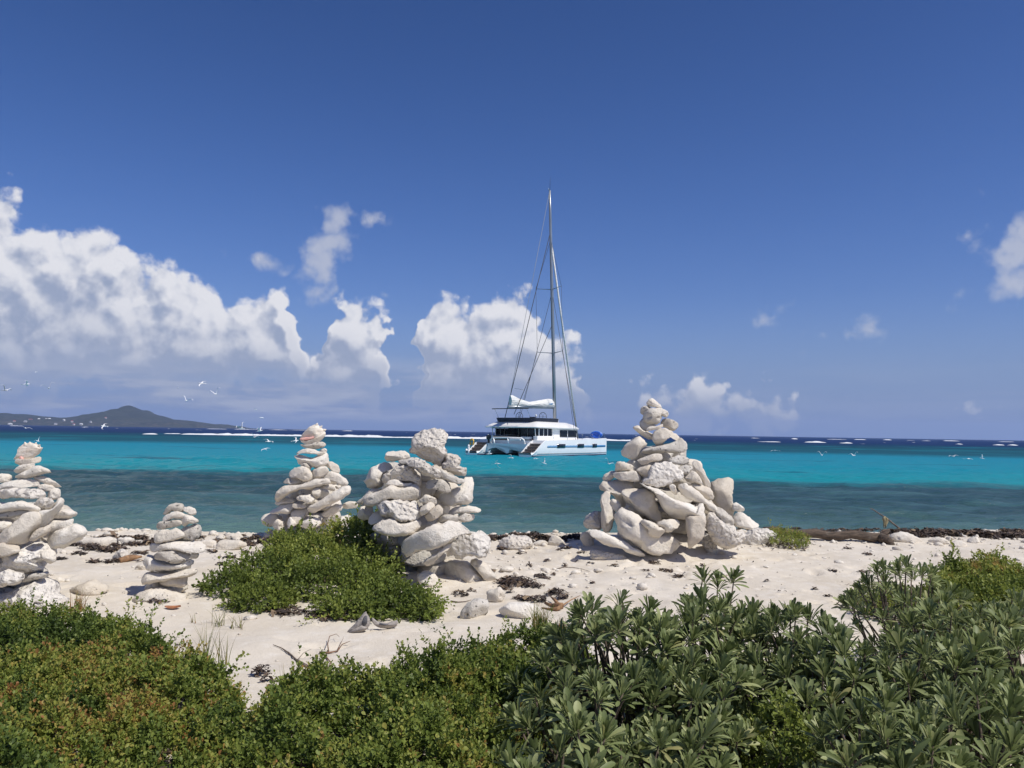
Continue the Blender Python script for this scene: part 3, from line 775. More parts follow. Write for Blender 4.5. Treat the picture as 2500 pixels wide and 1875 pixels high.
CD = [('p',[(595,330),(640,270),(660,200),(690,150),(740,120),(800,115),(860,135),(920,135),(955,180),(955,240),(930,290),(950,370),(930,430),(880,485),(820,470),(740,430),(660,390),(605,370)],0,.62), ('w',[(375,390),(400,350),(460,345),(560,350),(610,385),(600,420),(520,430),(400,445),(380,420)]), ('g',[(500,430),(560,420),(640,400),(700,420),(660,455),(540,465)]),
 ('w',[(170,620),(230,570),(250,520),(300,480),(370,440),(440,450),(460,490),(400,520),(360,580),(350,620),(370,660),(300,685),(230,680),(190,650)]), ('p',[(350,600),(370,550),(440,520),(510,470),(590,475),(640,490),(680,550),(715,610),(700,660),(640,630),(560,620),(460,600),(380,635)]), ('p',[(560,450),(620,430),(720,430),(790,470),(880,520),(885,580),(820,590),(740,570),(680,510),(600,480)],.06),
 ('p',[(890,480),(930,440),(950,380),(1000,375),(1070,400),(1070,450),(1060,490),(1130,500),(1140,540),(1080,570),(1000,560),(920,510)]), ('g',[(870,510),(940,540),(1030,580),(1110,610),(1090,645),(1000,635),(920,600),(880,570)],.06), ('g',[(745,640),(790,600),(870,600),(940,620),(980,680),(980,720),(900,720),(830,690),(760,680)],.04), ('w',[(870,780),(920,730),(1000,700),(1080,650),(1110,580),(1170,590),(1190,660),(1185,770),(1170,820),(1080,840),(960,850),(920,820)]),
 ('w',[(380,660),(430,610),(490,605),(560,640),(640,640),(600,670),(480,665)]), ('w',[(170,790),(220,740),(320,710),(420,660),(540,680),(650,640),(700,690),(700,770),(670,810),(540,790),(400,790),(300,840),(220,860),(180,830)],.05), ('w',[(110,820),(180,760),(230,700),(300,690),(360,690),(300,720),(200,740),(170,830)]), ('p',[(315,860),(350,790),(460,785),(620,800),(700,810),(720,870),(690,960),(600,990),(500,990),(440,950),(350,940)],.08), ('t',[(690,810),(720,770),(760,745),(850,790),(835,840),(760,830)]),
 ('w',[(700,880),(760,825),(830,825),(820,870),(760,920),(710,940)],.03), ('t',[(740,950),(790,890),(860,840),(905,860),(910,910),(870,960),(800,985)],.03), ('w',[(950,910),(990,870),(1080,850),(1180,850),(1265,885),(1240,910),(1150,915),(1040,920),(980,940)]), ('t',[(1040,940),(1100,915),(1200,925),(1200,970),(1140,995),(1060,985)]), ('g',[(840,990),(900,940),(980,930),(1060,960),(1050,990),(940,1010),(870,1010)]), ('w',[(120,910),(160,850),(230,840),(270,880),(250,960),(190,980),(140,960)]), ('w',[(230,970),(320,890),(380,950),(420,960),(330,1000),(250,1020)]),
 ('w',[(250,1060),(310,1010),(400,960),(470,970),(520,1010),(600,1000),(690,980),(720,1020),(670,1070),(600,1110),(520,1130),(430,1120),(330,1100)],.08), ('w',[(540,1190),(610,1130),(680,1080),(760,1060),(830,1005),(900,1010),(1020,980),(1120,1000),(1200,1040),(1200,1080),(1100,1090),(1020,1140),(920,1200),(830,1250),(760,1240),(680,1270),(580,1310),(545,1270)],.14), ('p',[(990,1290),(940,1230),(1020,1150),(1100,1090),(1200,1090),(1290,1100),(1340,1160),(1340,1210),(1310,1280),(1260,1320),(1180,1300),(1100,1330),(1030,1320)],.05),
 ('t',[(730,1370),(780,1320),(860,1270),(940,1210),(1000,1190),(960,1250),(900,1300),(820,1380),(770,1405)],.12), ('w',[(1165,1340),(1190,1300),(1240,1310),(1320,1350),(1390,1450),(1440,1530),(1400,1545),(1320,1520),(1240,1420)],.12), ('t',[(865,1390),(940,1330),(1060,1320),(1160,1350),(1240,1430),(1300,1520),(1180,1530),(1020,1490),(900,1440)]), ('t',[(555,1310),(620,1290),(650,1320),(620,1380),(560,1390)]), ('w',[(70,1120),(180,1090),(280,1120),(380,1140),(460,1180),(540,1220),(565,1380),(500,1420),(400,1400),(250,1300),(120,1220)],.05), ('g',[(600,1330),(720,1270),(820,1270),(800,1360),(690,1390)])]
CE = [('w',[(745,130),(770,95),(810,90),(850,120),(885,160),(870,175),(800,160),(760,150)]), ('g',[(695,180),(720,155),(770,155),(800,180),(760,200),(720,240),(695,220)]), ('w',[(810,190),(860,170),(930,195),(950,240),(920,260),(870,230)]), ('g',[(720,250),(760,195),(820,190),(890,240),(890,290),(850,320),(790,320),(740,310)],.04), ('g',[(700,290),(740,270),(790,320),(840,330),(800,360),(740,395),(700,380),(690,330)]), ('g',[(890,280),(960,270),(1030,310),(1040,350),(1000,385),(930,360),(880,330)]),
 ('w',[(740,380),(780,345),(840,340),(900,320),(920,340),(860,365),(800,380)],.05), ('t',[(625,350),(680,340),(720,380),(800,410),(800,460),(740,450),(670,400)]), ('w',[(795,420),(830,375),(900,360),(980,385),(1040,420),(1050,470),(980,440),(930,460),(890,510),(850,520),(810,480)],.07), ('g',[(690,580),(760,540),(860,520),(940,500),(1020,480),(1060,445),(1110,500),(1120,540),(1080,580),(980,590),(900,580),(800,600)]), ('t',[(515,590),(540,530),(620,470),(680,435),(740,480),(760,520),(690,570),(650,620),(590,645),(530,620)]),
 ('t',[(650,650),(720,630),(800,600),(870,595),(900,625),(880,660),(800,670),(720,700),(660,690)],.03), ('g',[(940,660),(1000,620),(1080,615),(1140,640),(1130,680),(1060,700),(1000,690)]), ('p',[(690,860),(740,790),(790,700),(850,665),(930,670),(1000,690),(1040,740),(1080,790),(1030,840),(930,890),(840,905),(760,890),(700,870)],.08), ('t',[(450,740),(470,680),(520,670),(590,690),(660,730),(640,760),(560,750),(480,760)]), ('t',[(345,810),(380,770),(450,750),(500,770),(440,820),(400,850),(350,840)]), ('w',[(435,800),(470,765),(560,760),(640,750),(690,800),(680,850),(600,850),(500,835)],.04),
 ('t',[(315,890),(370,850),(480,840),(610,850),(620,890),(560,930),(540,1000),(550,1070),(510,1085),(480,1040),(430,970),(340,930)]), ('w',[(325,1010),(345,960),(390,945),(420,960),(410,1010),(430,1090),(460,1140),(430,1230),(400,1310),(350,1310),(330,1250),(340,1130)],.06), ('p',[(170,1220),(210,1150),(280,1130),(340,1140),(340,1240),(310,1290),(220,1280)]), ('w',[(530,950),(570,920),(650,905),(740,920),(810,960),(850,1060),(880,1180),(840,1220),(740,1180),(640,1100),(560,1030)],.04),
 ('w',[(680,860),(760,890),(860,920),(960,990),(1080,1040),(1200,1090),(1230,1050),(1270,1060),(1290,1160),(1270,1240),(1130,1215),(1000,1190),(900,1100),(860,1020),(820,950),(720,890)],.12), ('t',[(1125,1200),(1200,1170),(1285,1180),(1275,1300),(1235,1390),(1195,1430),(1135,1440)],.13), ('w',[(1010,850),(1050,825),(1110,860),(1180,910),(1250,960),(1290,1020),(1370,1060),(1440,1130),(1440,1180),(1340,1130),(1290,1100),(1270,1060),(1200,1040),(1100,990),(1040,920)],.07), ('w',[(1090,810),(1150,750),(1200,770),(1250,840),(1250,880),(1190,860),(1130,860)]),
 ('w',[(1170,690),(1190,660),(1230,665),(1270,740),(1310,820),(1350,890),(1345,930),(1300,900),(1240,810),(1190,740)]), ('t',[(1340,870),(1400,830),(1470,815),(1530,825),(1540,900),(1530,1020),(1540,1120),(1540,1220),(1490,1200),(1450,1130),(1400,1080),(1350,1000)]), ('w',[(1540,1060),(1570,1040),(1640,1090),(1645,1120),(1600,1130),(1545,1110)]), ('w',[(1540,1200),(1600,1140),(1680,1170),(1780,1250),(1720,1280),(1620,1280),(1560,1260)]),
 ('w',[(455,1190),(470,1130),(530,1105),(620,1120),(690,1190),(760,1260),(850,1310),(950,1330),(1030,1380),(1055,1440),(1010,1500),(900,1520),(760,1510),(640,1440),(540,1370),(480,1280)],.06), ('w',[(690,1225),(740,1200),(820,1240),(910,1300),(900,1340),(860,1375),(760,1340),(760,1290),(720,1260)],.14), ('t',[(830,1240),(940,1200),(1050,1200),(1085,1220),(1040,1260),(940,1320),(890,1290)],.04), ('w',[(215,1320),(240,1275),(320,1300),(420,1350),(520,1390),(620,1450),(740,1530),(700,1545),(580,1510),(500,1460),(380,1440),(260,1370)],.18), ('p',[(230,1500),(260,1450),(340,1455),(460,1480),(540,1490),(600,1550),(540,1580),(440,1570),(340,1540),(240,1530)],.24),
 ('p',[(1290,1230),(1320,1150),(1380,1145),(1420,1200),(1480,1220),(1540,1250),(1560,1310),(1640,1300),(1680,1370),(1560,1440),(1420,1440),(1350,1400),(1300,1310)],.08), ('p',[(1280,1340),(1320,1310),(1370,1320),(1390,1400),(1385,1490),(1350,1525),(1300,1490),(1270,1400)],.18), ('p',[(1640,1320),(1720,1270),(1840,1250),(1930,1290),(1930,1340),(1840,1400),(1720,1450),(1600,1440)],.08), ('w',[(960,880),(1000,880),(1035,960),(1000,970),(960,910)],.05), ('g',[(1040,730),(1100,700),(1170,720),(1150,760),(1090,790)]), ('t',[(140,1370),(180,1310),(240,1350),(270,1400),(210,1480),(180,1440)]),
 ('t',[(660,740),(760,700),(800,720),(760,800),(700,790)]), ('t',[(1160,870),(1250,880),(1350,930),(1360,1010),(1290,1010),(1200,940)]), ('w',[(95,1490),(130,1440),(170,1460),(200,1490),(150,1500)],.05), ('g',[(1380,1080),(1460,1110),(1530,1180),(1540,1250),(1440,1240),(1390,1180)]), ('t',[(430,1000),(500,1050),(520,1110),(460,1130),(420,1080)])]

build_cairn('cairn', 'tall white coral cairn at the edge of the low bush, a knobbly conch on top', 6.62, (0, 1020), 3.456, CA)
build_cairn('cairn', 'smallest cairn, flat coral slabs stacked alone on open sand', 6.80, (300, 1180), 5.185, CB)
build_cairn('cairn', 'pointed cairn behind the green bush topped by a pink-lipped conch', 10.2, (600, 1000), 4.88, CC)
build_cairn('cairn', 'broad cairn beside the green bush crowned by one big pitted boulder', 8.02, (840, 1010), 3.77, CD)
build_cairn('cairn', 'largest cairn, leaning coral branches rising to a narrow pile of pebbles', 9.95, (1380, 950), 3.77, CE)

# ------------------------------------------------------------------ conch shells
def tube(path, radii, seg=8, name='tube', jitter=0.0, seed=0, flat=1.0):
    """closed tapered tube through points"""
    P = [Vector(p) for p in path]; V = []; rs = random.Random(seed)
    up = Vector((0, 0, 1))
    for i, p in enumerate(P):
        d = (P[min(i + 1, len(P) - 1)] - P[max(i - 1, 0)]).normalized()
        a = d.cross(up)
        if a.length < 1e-3: a = d.cross(Vector((1, 0, 0)))
        a.normalize(); b_ = a.cross(d).normalized()
        for j in range(seg):
            t_ = 2 * math.pi * j / seg
            r = radii[i] * (1 + rs.uniform(-jitter, jitter))
            V.append(p + a * math.cos(t_) * r + b_ * math.sin(t_) * r * flat)
    n = len(P)
    F = [(i * seg + j, i * seg + (j + 1) % seg, (i + 1) * seg + (j + 1) % seg, (i + 1) * seg + j) for i in range(n - 1) for j in range(seg)]
    base = len(V); V.append(P[0]); V.append(P[-1])
    F += [(j, base, base, (j + 1) % seg) for j in []]
    tris = [(base, (j + 1) % seg, j) for j in range(seg)] + [(base + 1, (n - 1) * seg + j, (n - 1) * seg + (j + 1) % seg) for j in range(seg)]
    me = bpy.data.meshes.new(name)
    me.from_pydata([tuple(v) for v in V], [], F + tris)
    me.polygons.foreach_set('use_smooth', np.ones(len(me.polygons), bool))
    return me
def shell_mat(name, c1, c2, c3):
    m, t, b = material(name)
    co = t.coord('Object')
    n = t.noise(t.vm('MULTIPLY', co, (3, 3, 14)), 3.0, 4, 0.6); n2 = t.noise(co, 9.0, 5, 0.6)
    c = t.mix(t.ss(n, 0.35, 0.65), c1, c2)
    c = t.mix(t.ss(n2, 0.52, 0.7, 0, 0.6), c, c3)
    t.link(c, b.inputs['Base Color']); b.inputs['Roughness'].default_value = 0.6
    t.link(t.bump(t.m('ADD', n, n2), 0.5, 0.03), b.inputs['Normal'])
    return m
shell_pale = shell_mat('shell_pale', (0.80, 0.74, 0.64, 1), (0.74, 0.66, 0.54, 1), (0.62, 0.50, 0.38, 1))
shell_grey = shell_mat('shell_grey', (0.42, 0.38, 0.33, 1), (0.28, 0.25, 0.23, 1), (0.10, 0.10, 0.11, 1))
shell_dark = shell_mat('shell_dark', (0.10, 0.10, 0.105, 1), (0.06, 0.06, 0.07, 1), (0.03, 0.03, 0.035, 1))
shell_pink = shell_mat('shell_pink', (0.72, 0.36, 0.30, 1), (0.78, 0.48, 0.40, 1), (0.66, 0.30, 0.26, 1))
def conch(label, Y, org, sc, body, lip, slit, knobs, mat, lining, Dk=0.75, lift=0.0):
    px = lambda L_: [(org[0] + x / sc, org[1] + y / sc) for x, y in L_]
    B = px(body); cx = np.mean([q[0] for q in B]); cy = max(q[1] for q in B)
    base = at_y(cx, cy, Y)
    root = thing('conch_shell', label, 'conch shell', base)
    c, ax, a, bb = outline_axes(resample(B, 30))
    D = bb * Y / FPX * Dk
    sh = add_stone(B, Y, D, mat, root, 'shell', 0.035, 0.0, res=44)
    if slit:
        add_stone(px(slit), Y - D * 0.62, D * 0.45, lining, root, 'aperture', 0.03, 0.0, res=30)
    if lip:
        add_stone(px(lip), Y - D * 0.62, D * 0.55, mat, root, 'lip', 0.04, 0.0, res=36)
    for (x, y, dx, dy, r) in knobs:
        q = at_y(*px([(x, y)])[0], Y - D * 0.25) - base; e = at_y(*px([(x + dx, y + dy)])[0], Y - D * 0.35) - base
        rr = r / sc * Y / FPX
        obj('knob', tube([q - (e - q) * .6, q, q.lerp(e, .6), e], [rr * 1.1, rr, rr * .6, rr * .15], 8, 'knob'), mat, root)
    return root
conch('cream knobbly conch perched on the tall cairn by the low bush', 6.60, (0, 1000), 5.53,
 [(190,675),(240,600),(258,520),(330,455),(370,465),(400,445),(440,460),(490,460),(530,485),(560,525),(540,560),(500,610),(440,650),(370,680),(300,655),(270,640)],
 [(200,690),(250,655),(300,665),(370,690),(470,650),(535,635),(535,690),(440,730),(300,752),(225,728)], [(262,650),(290,628),(320,660),(300,680),(268,672)],
 [(345,470,-12,-34,22),(405,465,-2,-32,22),(478,468,14,-26,20),(520,490,26,-14,17),(545,530,34,-14,17),(275,520,-22,-14,18),(440,560,10,-6,26)], shell_pale, shell_pink, 0.8)
conch('pale conch with pink opening on top of the pointed cairn', 10.15, (600, 1000), 4.88,
 [(632,345),(700,258),(780,195),(850,172),(885,205),(945,240),(950,300),(900,362),(820,402),(740,415),(660,388)],
 [(636,362),(700,372),(800,352),(880,310),(930,250),(952,262),(948,310),(900,365),(820,404),(740,416),(665,392)], [(642,346),(700,330),(770,326),(850,296),(800,346),(720,366),(660,362)],
 [(845,185,10,-26,20),(890,212,22,-20,18),(935,245,24,-8,18)], shell_pale, shell_pink, 0.8)
gY = on_ground(880, 1542).y
conch('weathered grey conch half hidden under the front of the green bush', gY, (480, 1200), 3.456, [(1270,1185),(1330,1120),(1390,1050),(1425,1012),(1460,1060),(1462,1130),(1420,1172),(1340,1190)], [(1290,1182),(1360,1140),(1420,1120),(1440,1150),(1400,1175),(1330,1190)], [(1385,1130),(1410,1060),(1435,1050),(1440,1110),(1410,1150)], [(1425,1030,4,-18,10)], shell_grey, shell_dark)
conch('broken grey conch lying on its side next to the bush', gY + .05, (480, 1200), 3.456, [(1480,1062),(1520,1095),(1600,1112),(1690,1085),(1692,1130),(1640,1155),(1550,1150),(1490,1112)], None, [(1530,1104),(1580,1118),(1620,1118),(1600,1128),(1550,1124)], [], shell_grey, shell_dark)

# ------------------------------------------------------------------ loose coral rocks on the sand
def loose_rock(label, pts, mat, Dk=1.0, name='coral_rock', sink=0.25):
    ylow = max(q[1] for q in pts); xm = np.mean([q[0] for q in pts])
    g0 = on_ground(xm, ylow - 2)
    P0 = np.array(pts)
    c, ax, a, bb = outline_axes(resample(pts, 30))
    D = max(0.03, bb * g0.y / FPX * Dk * 1.2)
    Yc = g0.y + D * 0.7
    o = add_stone(pts, Yc, D, mat, None, name, 0.09, 0.3, res=30)
    bot = min(v.co.z for v in o.data.vertices) + o.location.z
    gg = gz(o.location.x, Yc)
    o.location.z += (gg - sink * 2 * bb * Yc / FPX * 0.5) - bot if bot > gg - 0.005 else 0.0
    tag(o, label, 'rock', 'loose coral rocks on the sand')
    return o
def zz(org, sc, L_):
    return [(org[0] + x / sc, org[1] + y / sc) for x, y in L_]
Z1 = ((0, 1280), 3.456); Z2 = ((1100, 1380), 6.506); Z3 = ((1000, 1280), 1.843); Z4 = ((840, 1010), 3.77); Z5 = ((1800, 1200), 3.16)
ROCKS = [
 ('long pale rock lying along the strand line beside the tall cairn', zz(*Z1, [(640,190),(680,130),(760,115),(950,105),(1000,130),(990,180),(850,195)]), 'w'),
 ('rounded end stone touching the long pale rock', zz(*Z1, [(1000,120),(1060,110),(1125,120),(1128,155),(1060,180),(1000,165)]), 'w'),
 ('flat sandy slab half buried between the tall and the smallest cairn', zz(*Z1, [(580,560),(620,530),(700,500),(760,470),(830,490),(905,540),(880,580),(760,610),(640,610)]), 't'),
 ('lumpy white rock in the seaweed left of the smallest cairn', zz(*Z1, [(960,260),(1040,210),(1085,245),(1070,300),(980,320)]), 'p'),
 ('thin white flake of coral in the seaweed', zz(*Z1, [(1110,275),(1160,255),(1225,270),(1200,290),(1130,290)]), 'w'),
 ('small pinkish rock against the smallest cairn', zz(*Z1, [(1140,370),(1180,335),(1240,350),(1230,390),(1170,390)]), 't'),
 ('wide buff rock behind the bush tip on the strand line', zz(*Z1, [(1820,190),(1860,140),(1950,130),(2060,150),(2080,190),(1980,220),(1850,225)]), 't'),
 ('yellowish rock capped with seaweed behind the wide buff rock', zz(*Z1, [(1880,115),(1950,75),(2040,95),(2060,130),(1960,140),(1900,138)]), 't'),
 ('round white pebble in seaweed at the foot of the tall cairn', zz(*Z1, [(508,235),(530,215),(556,230),(550,250),(520,252)]), 'w'),
 ('second round white pebble beside it in the seaweed', zz(*Z1, [(560,245),(590,226),(620,243),(600,264),(570,262)]), 'w'),
 ('tiny white stone in the shadow of the smallest cairn', zz(*Z1, [(1030,580),(1060,560),(1095,570),(1080,590),(1045,592)]), 'w'),
 ('grey speckled rock in the sand below the crowned cairn', zz(*Z2, [(160,780),(200,680),(330,570),(480,540),(580,580),(600,700),(560,800),(400,850),(200,850)]), 'g'),
 ('pale upright rock behind the grey speckled rock', zz(*Z2, [(590,420),(700,380),(790,360),(870,440),(850,540),(720,600),(600,560),(580,480)]), 'w'),
 ('broad white slab flush with the sand near the grass tuft', zz(*Z2, [(740,760),(790,690),(960,600),(1150,590),(1330,630),(1430,720),(1400,820),(1200,870),(900,850)]), 'w'),
 ('stubby pitted rock between the crowned and the largest cairn', zz(*Z3, [(405,100),(430,60),(480,50),(540,65),(555,100),(480,118)]), 'p'),
 ('small pointed white rock left of the largest cairn', zz(*Z3, [(620,92),(645,50),(680,60),(702,95),(660,100)]), 'w'),
 ('low tan rock between the stubby and the pointed one', zz(*Z3, [(545,90),(600,70),(625,90),(590,99)]), 't'),
 ('bright angular rock on the sand right of the green bush', zz(*Z4, [(670,1480),(760,1450),(830,1480),(880,1550),(800,1590),(740,1600),(690,1550)]), 'w'),
 ('sandy mound rock at the right end of the driftwood log', zz(*Z5, [(1180,360),(1230,318),(1330,325),(1420,370),(1400,400),(1250,400)]), 't'),
 ('pale rock on the strand line right of the log', zz(*Z5, [(1480,380),(1560,350),(1620,380),(1600,410),(1500,410)]), 'w'),
 ('pale boulder behind the leafy shrub at the seaweed bank', zz(*Z5, [(1640,410),(1700,375),(1760,395),(1760,430),(1660,430)]), 'w'),
 ('white rock in front of the thick seaweed bank', zz(*Z5, [(1780,385),(1830,345),(1870,370),(1865,400),(1800,405)]), 'w'),
 ('small stone on the strand line behind the pointed cairn', [(478,1330),(500,1318),(528,1322),(530,1334),(500,1338)], 'w'),
]
for lab, pts, mt in ROCKS:
    loose_rock(lab, pts, mt)

# pebbles and shell grit strewn over the beach
def scatter_bits(name, n, region, size, flat, mat, seed):
    rs = np.random.default_rng(seed)
    ico = bmesh.new(); bmesh.ops.create_icosphere(ico, subdivisions=1, radius=1)
    bv = np.array([v.co[:] for v in ico.verts]); bf = np.array([[v.index for v in f.verts] for f in ico.faces]); ico.free()
    V = []; F = []
    for i in range(n):
        x, y = region(rs)
        s = size * rs.lognormal(0, .5)
        sc = np.array([s * rs.uniform(.7, 1.6), s * rs.uniform(.6, 1.2), s * flat * rs.uniform(.5, 1.2)])
        v = bv * sc * (1 + rs.uniform(-.25, .25, (len(bv), 1)))
        a = rs.uniform(0, 6.28); ca, sa = math.cos(a), math.sin(a)
        v = np.stack([v[:, 0] * ca - v[:, 1] * sa, v[:, 0] * sa + v[:, 1] * ca, v[:, 2]], 1)
        V.append((v, x, y, sc[2])); F.append(bf + i * len(bv))
    xs_ = np.array([q[1] for q in V]); ys_ = np.array([q[2] for q in V])
    zs_ = gsurf(xs_, ys_)
    VV = np.concatenate([q[0] + np.array([q[1], q[2], z + q[3] * .35]) for q, z in zip(V, zs_)])
    return obj(name, np_mesh(name, VV, np.concatenate(F)), mat)
def reg_beach(rs):
    return rs.uniform(-7, 9), rs.uniform(4.0, 11.2)
def reg_strand(rs):
    x = rs.uniform(-8, 10); return x, float(crest_y(x)) + rs.normal(-.5, .45)
o = scatter_bits('coral_pebbles', 1500, reg_strand, 0.020, 0.7, coral_w, 5); tag(o, 'small white coral pebbles strewn along the strand line', 'pebbles', kind='stuff')
def reg_rubble(rs):
    c_ = [(0.6, 8.2, .9, .5), (-2.6, 8.6, 1.4, .8), (1.2, 9.6, 1.6, .7), (-3.2, 6.9, 1.2, .6), (4.5, 10.2, 2.0, .6)][int(rs.integers(0, 5))]
    return c_[0] + rs.normal(0, c_[2]), c_[1] + rs.normal(0, c_[3])
o = scatter_bits('coral_rubble', 420, reg_rubble, 0.017, 0.65, coral_w, 7); tag(o, 'broken coral rubble scattered between the cairns', 'rubble', kind='stuff')
o = scatter_bits('shell_grit', 1400, reg_beach, 0.006, 0.6, coral_t, 6); tag(o, 'fine shell grit scattered over the open sand', 'shell grit', kind='stuff')

# ------------------------------------------------------------------ seaweed wrack
m, t, b = material('dry_seaweed')
at_ = t.n('ShaderNodeAttribute', attribute_name='tint').outputs['Fac']
c = t.ramp(at_, [(0.0, (0.028, 0.021, 0.018, 1)), (0.55, (0.070, 0.048, 0.038, 1)), (0.82, (0.15, 0.10, 0.065, 1)), (1.0, (0.24, 0.17, 0.10, 1))])
t.link(c, b.inputs['Base Color']); b.inputs['Roughness'].default_value = 0.75
weed = m
def set_tint(me, per_face, k=None):
    at = me.attributes.new('tint', 'FLOAT', 'FACE')
    at.data.foreach_set('value', np.asarray(per_face, np.float32))
def weed_mesh(cx, cy, n, rs, length=0.05):
    """n curled ribbons; cx, cy arrays of positions; heaped above the sand"""
    V = np.zeros((n, 6, 3)); T = rs.random(n)
    a = rs.uniform(0, 2 * math.pi, n); L_ = length * rs.lognormal(0, .45, n); wd = L_ * rs.uniform(.10, .22, n)
    el = rs.uniform(-.3, .75, n); curl = rs.uniform(-.8, .8, n)
    for s, tpos in enumerate((-0.5, 0.0, 0.5)):
        aa_ = a + curl * tpos
        dx = np.cos(aa_) * L_ * tpos; dy = np.sin(aa_) * L_ * tpos; dz = np.sin(el) * L_ * tpos + (0.25 - tpos ** 2) * L_ * .5
        nx, ny = -np.sin(aa_), np.cos(aa_)
        tw = rs.uniform(-.6, .6, n)
        V[:, s * 2] = np.stack([dx - nx * wd, dy - ny * wd, dz - tw * wd], 1)
        V[:, s * 2 + 1] = np.stack([dx + nx * wd, dy + ny * wd, dz + tw * wd], 1)
    return V, T
def weed_heap(name, label, spots, seed, kind=None, length=0.045, per=220, group=None):
    """spots: (x, y, rx, ry, height)"""
    rs = np.random.default_rng(seed)
    VV = []; TT = []
    for (x, y, rx, ry, h) in spots:
        n = max(3 if length < .02 else 12, int(per * (rx * ry) / 0.02 * (0.6 + 0.4 * min(2, h / .05))))
        r = np.sqrt(rs.random(n)) * (0.75 + 0.5 * rs.random(n)); a = rs.uniform(0, 2 * math.pi, n)
        # ragged outline
        r *= 0.65 + 0.6 * np.abs(vnoise(np.cos(a) * 2.3 + x * 3, np.sin(a) * 2.3 + y * 3, seed)) * 2
        px_, py_ = x + r * rx * np.cos(a), y + r * ry * np.sin(a)
        V, T = weed_mesh(px_, py_, n, rs, length)
        lift = rs.random(n) * h * np.clip(1 - r ** 2 * .6, .05, 1) + .004
        V += np.stack([px_, py_, gsurf(px_, py_) + lift], 1)[:, None, :]
        VV.append(V); TT.append(T)
    V = np.concatenate(VV); T = np.concatenate(TT); n = len(V)
    base = np.arange(n)[:, None] * 6
    F = np.concatenate([base + np.array([0, 1, 3, 2]), base + np.array([2, 3, 5, 4])])
    me = np_mesh(name, V.reshape(-1, 3), F, smooth=False)
    set_tint(me, np.concatenate([T, T]))
    return tag(obj(name, me, weed), label, 'seaweed', group, kind)
def gspot(px, py, wpx, h, ratio=0.5):
    p = on_ground(px, py)
    return (p.x, p.y, wpx * p.y / FPX / 2, wpx * p.y / FPX / 2 * ratio * 2.0, h)
strand = []
rs0 = np.random.default_rng(3)
for px in np.arange(150, 660, 11):
    strand.append(gspot(px, 1322 + rs0.uniform(-12, 10) + (6 if px < 330 else 0), rs0.uniform(18, 46), .035))
for px in np.arange(1195, 1440, 12):
    strand.append(gspot(px, 1316 + rs0.uniform(-7, 8), rs0.uniform(22, 46), .05))
for px in np.arange(2160, 2520, 9):
    strand.append(gspot(px, 1304 + rs0.uniform(-7, 6) + (px - 2160) * .012, rs0.uniform(22, 54), .055))
for px in np.arange(1700, 2160, 22):
    strand.append(gspot(px, 1296 + rs0.uniform(-5, 5), rs0.uniform(16, 34), .03))
for px, py, wd in [(20, 1372, 40), (150, 1366, 34), (190, 1352, 40), (300, 1342, 50), (340, 1372, 26), (430, 1352, 44), (455, 1372, 30), (520, 1348, 36), (560, 1362, 40), (600, 1350, 44), (540, 1380, 30), (1180, 1345, 34), (1225, 1342, 30),
                   (1270, 1352, 26), (1380, 1340, 40), (1420, 1350, 30), (1165, 1380, 24), (1200, 1395, 30), (1440, 1376, 26), (1290, 1385, 22), (1335, 1370, 20), (2030, 1395, 24), (1960, 1345, 22), (2070, 1340, 26), (1870, 1420, 18), (1990, 1440, 20)]:
    strand.append(gspot(px, py, wd * rs0.uniform(.6, 1.0), .018, .3))
weed_heap('seaweed_wrack', 'dark dried seaweed washed up along the strand line', strand, 8, 'stuff', 0.032, 330)
CL = [('dark seaweed heap beside the tall cairn', [gspot(222, 1342, 60, .06), gspot(268, 1346, 60, .05)]), ('seaweed clump at the foot of the smallest cairn', [gspot(375, 1466, 52, .03), gspot(395, 1472, 30, .02)]),
      ('thin seaweed patch left of the smallest cairn', [gspot(228, 1372, 36, .02), gspot(275, 1372, 46, .02), gspot(340, 1352, 44, .03)]), ('large seaweed mat at the foot of the crowned cairn', [gspot(1258, 1422, 100, .035), gspot(1300, 1432, 56, .03), gspot(1232, 1436, 44, .03), gspot(1325, 1412, 44, .02)]),
      ('brown seaweed tangle left of the silvery shrub', [gspot(1358, 1450, 48, .05), gspot(1370, 1462, 36, .04)]), ('dark seaweed strip above the broad white slab', [gspot(1285, 1465, 44, .03), gspot(1318, 1468, 36, .05), gspot(1262, 1462, 26, .02)]),
      ('small seaweed ring near the grey speckled rock', [gspot(1122, 1452, 40, .03), gspot(1152, 1444, 20, .03), gspot(1245, 1446, 22, .03)]), ('seaweed scraps on the sand under the largest cairn', [gspot(1402, 1362, 22, .02), gspot(1380, 1382, 14, .015), gspot(1500, 1382, 22, .02), gspot(1598, 1376, 26, .02), gspot(1716, 1382, 16, .015)]),
      ('seaweed streaks on the sand above the silvery shrub', [gspot(1575, 1394, 22, .01), gspot(1628, 1393, 40, .01), gspot(1655, 1409, 38, .008), gspot(1350, 1404, 20, .012), gspot(1445, 1424, 14, .01)]),
      ('dried weed caught at the end of the low bush', [gspot(640, 1648, 46, .06), gspot(655, 1665, 34, .05)]), ('seaweed under the front edge of the green bush', [gspot(700, 1496, 90, .02), gspot(800, 1505, 120, .02), gspot(660, 1490, 50, .02)]),
      ('seaweed bits by the creeping bush on the right', [gspot(2060, 1488, 34, .02), gspot(2020, 1456, 18, .012), gspot(2110, 1398, 26, .02), gspot(2118, 1354, 26, .015)])]
for k, (lab, sp) in enumerate(CL):
    weed_heap('seaweed_clump', lab, sp, 20 + k, 'stuff' if len(sp) > 2 or 'tangle' in lab else None, 0.028, 320, 'seaweed clumps on the sand')
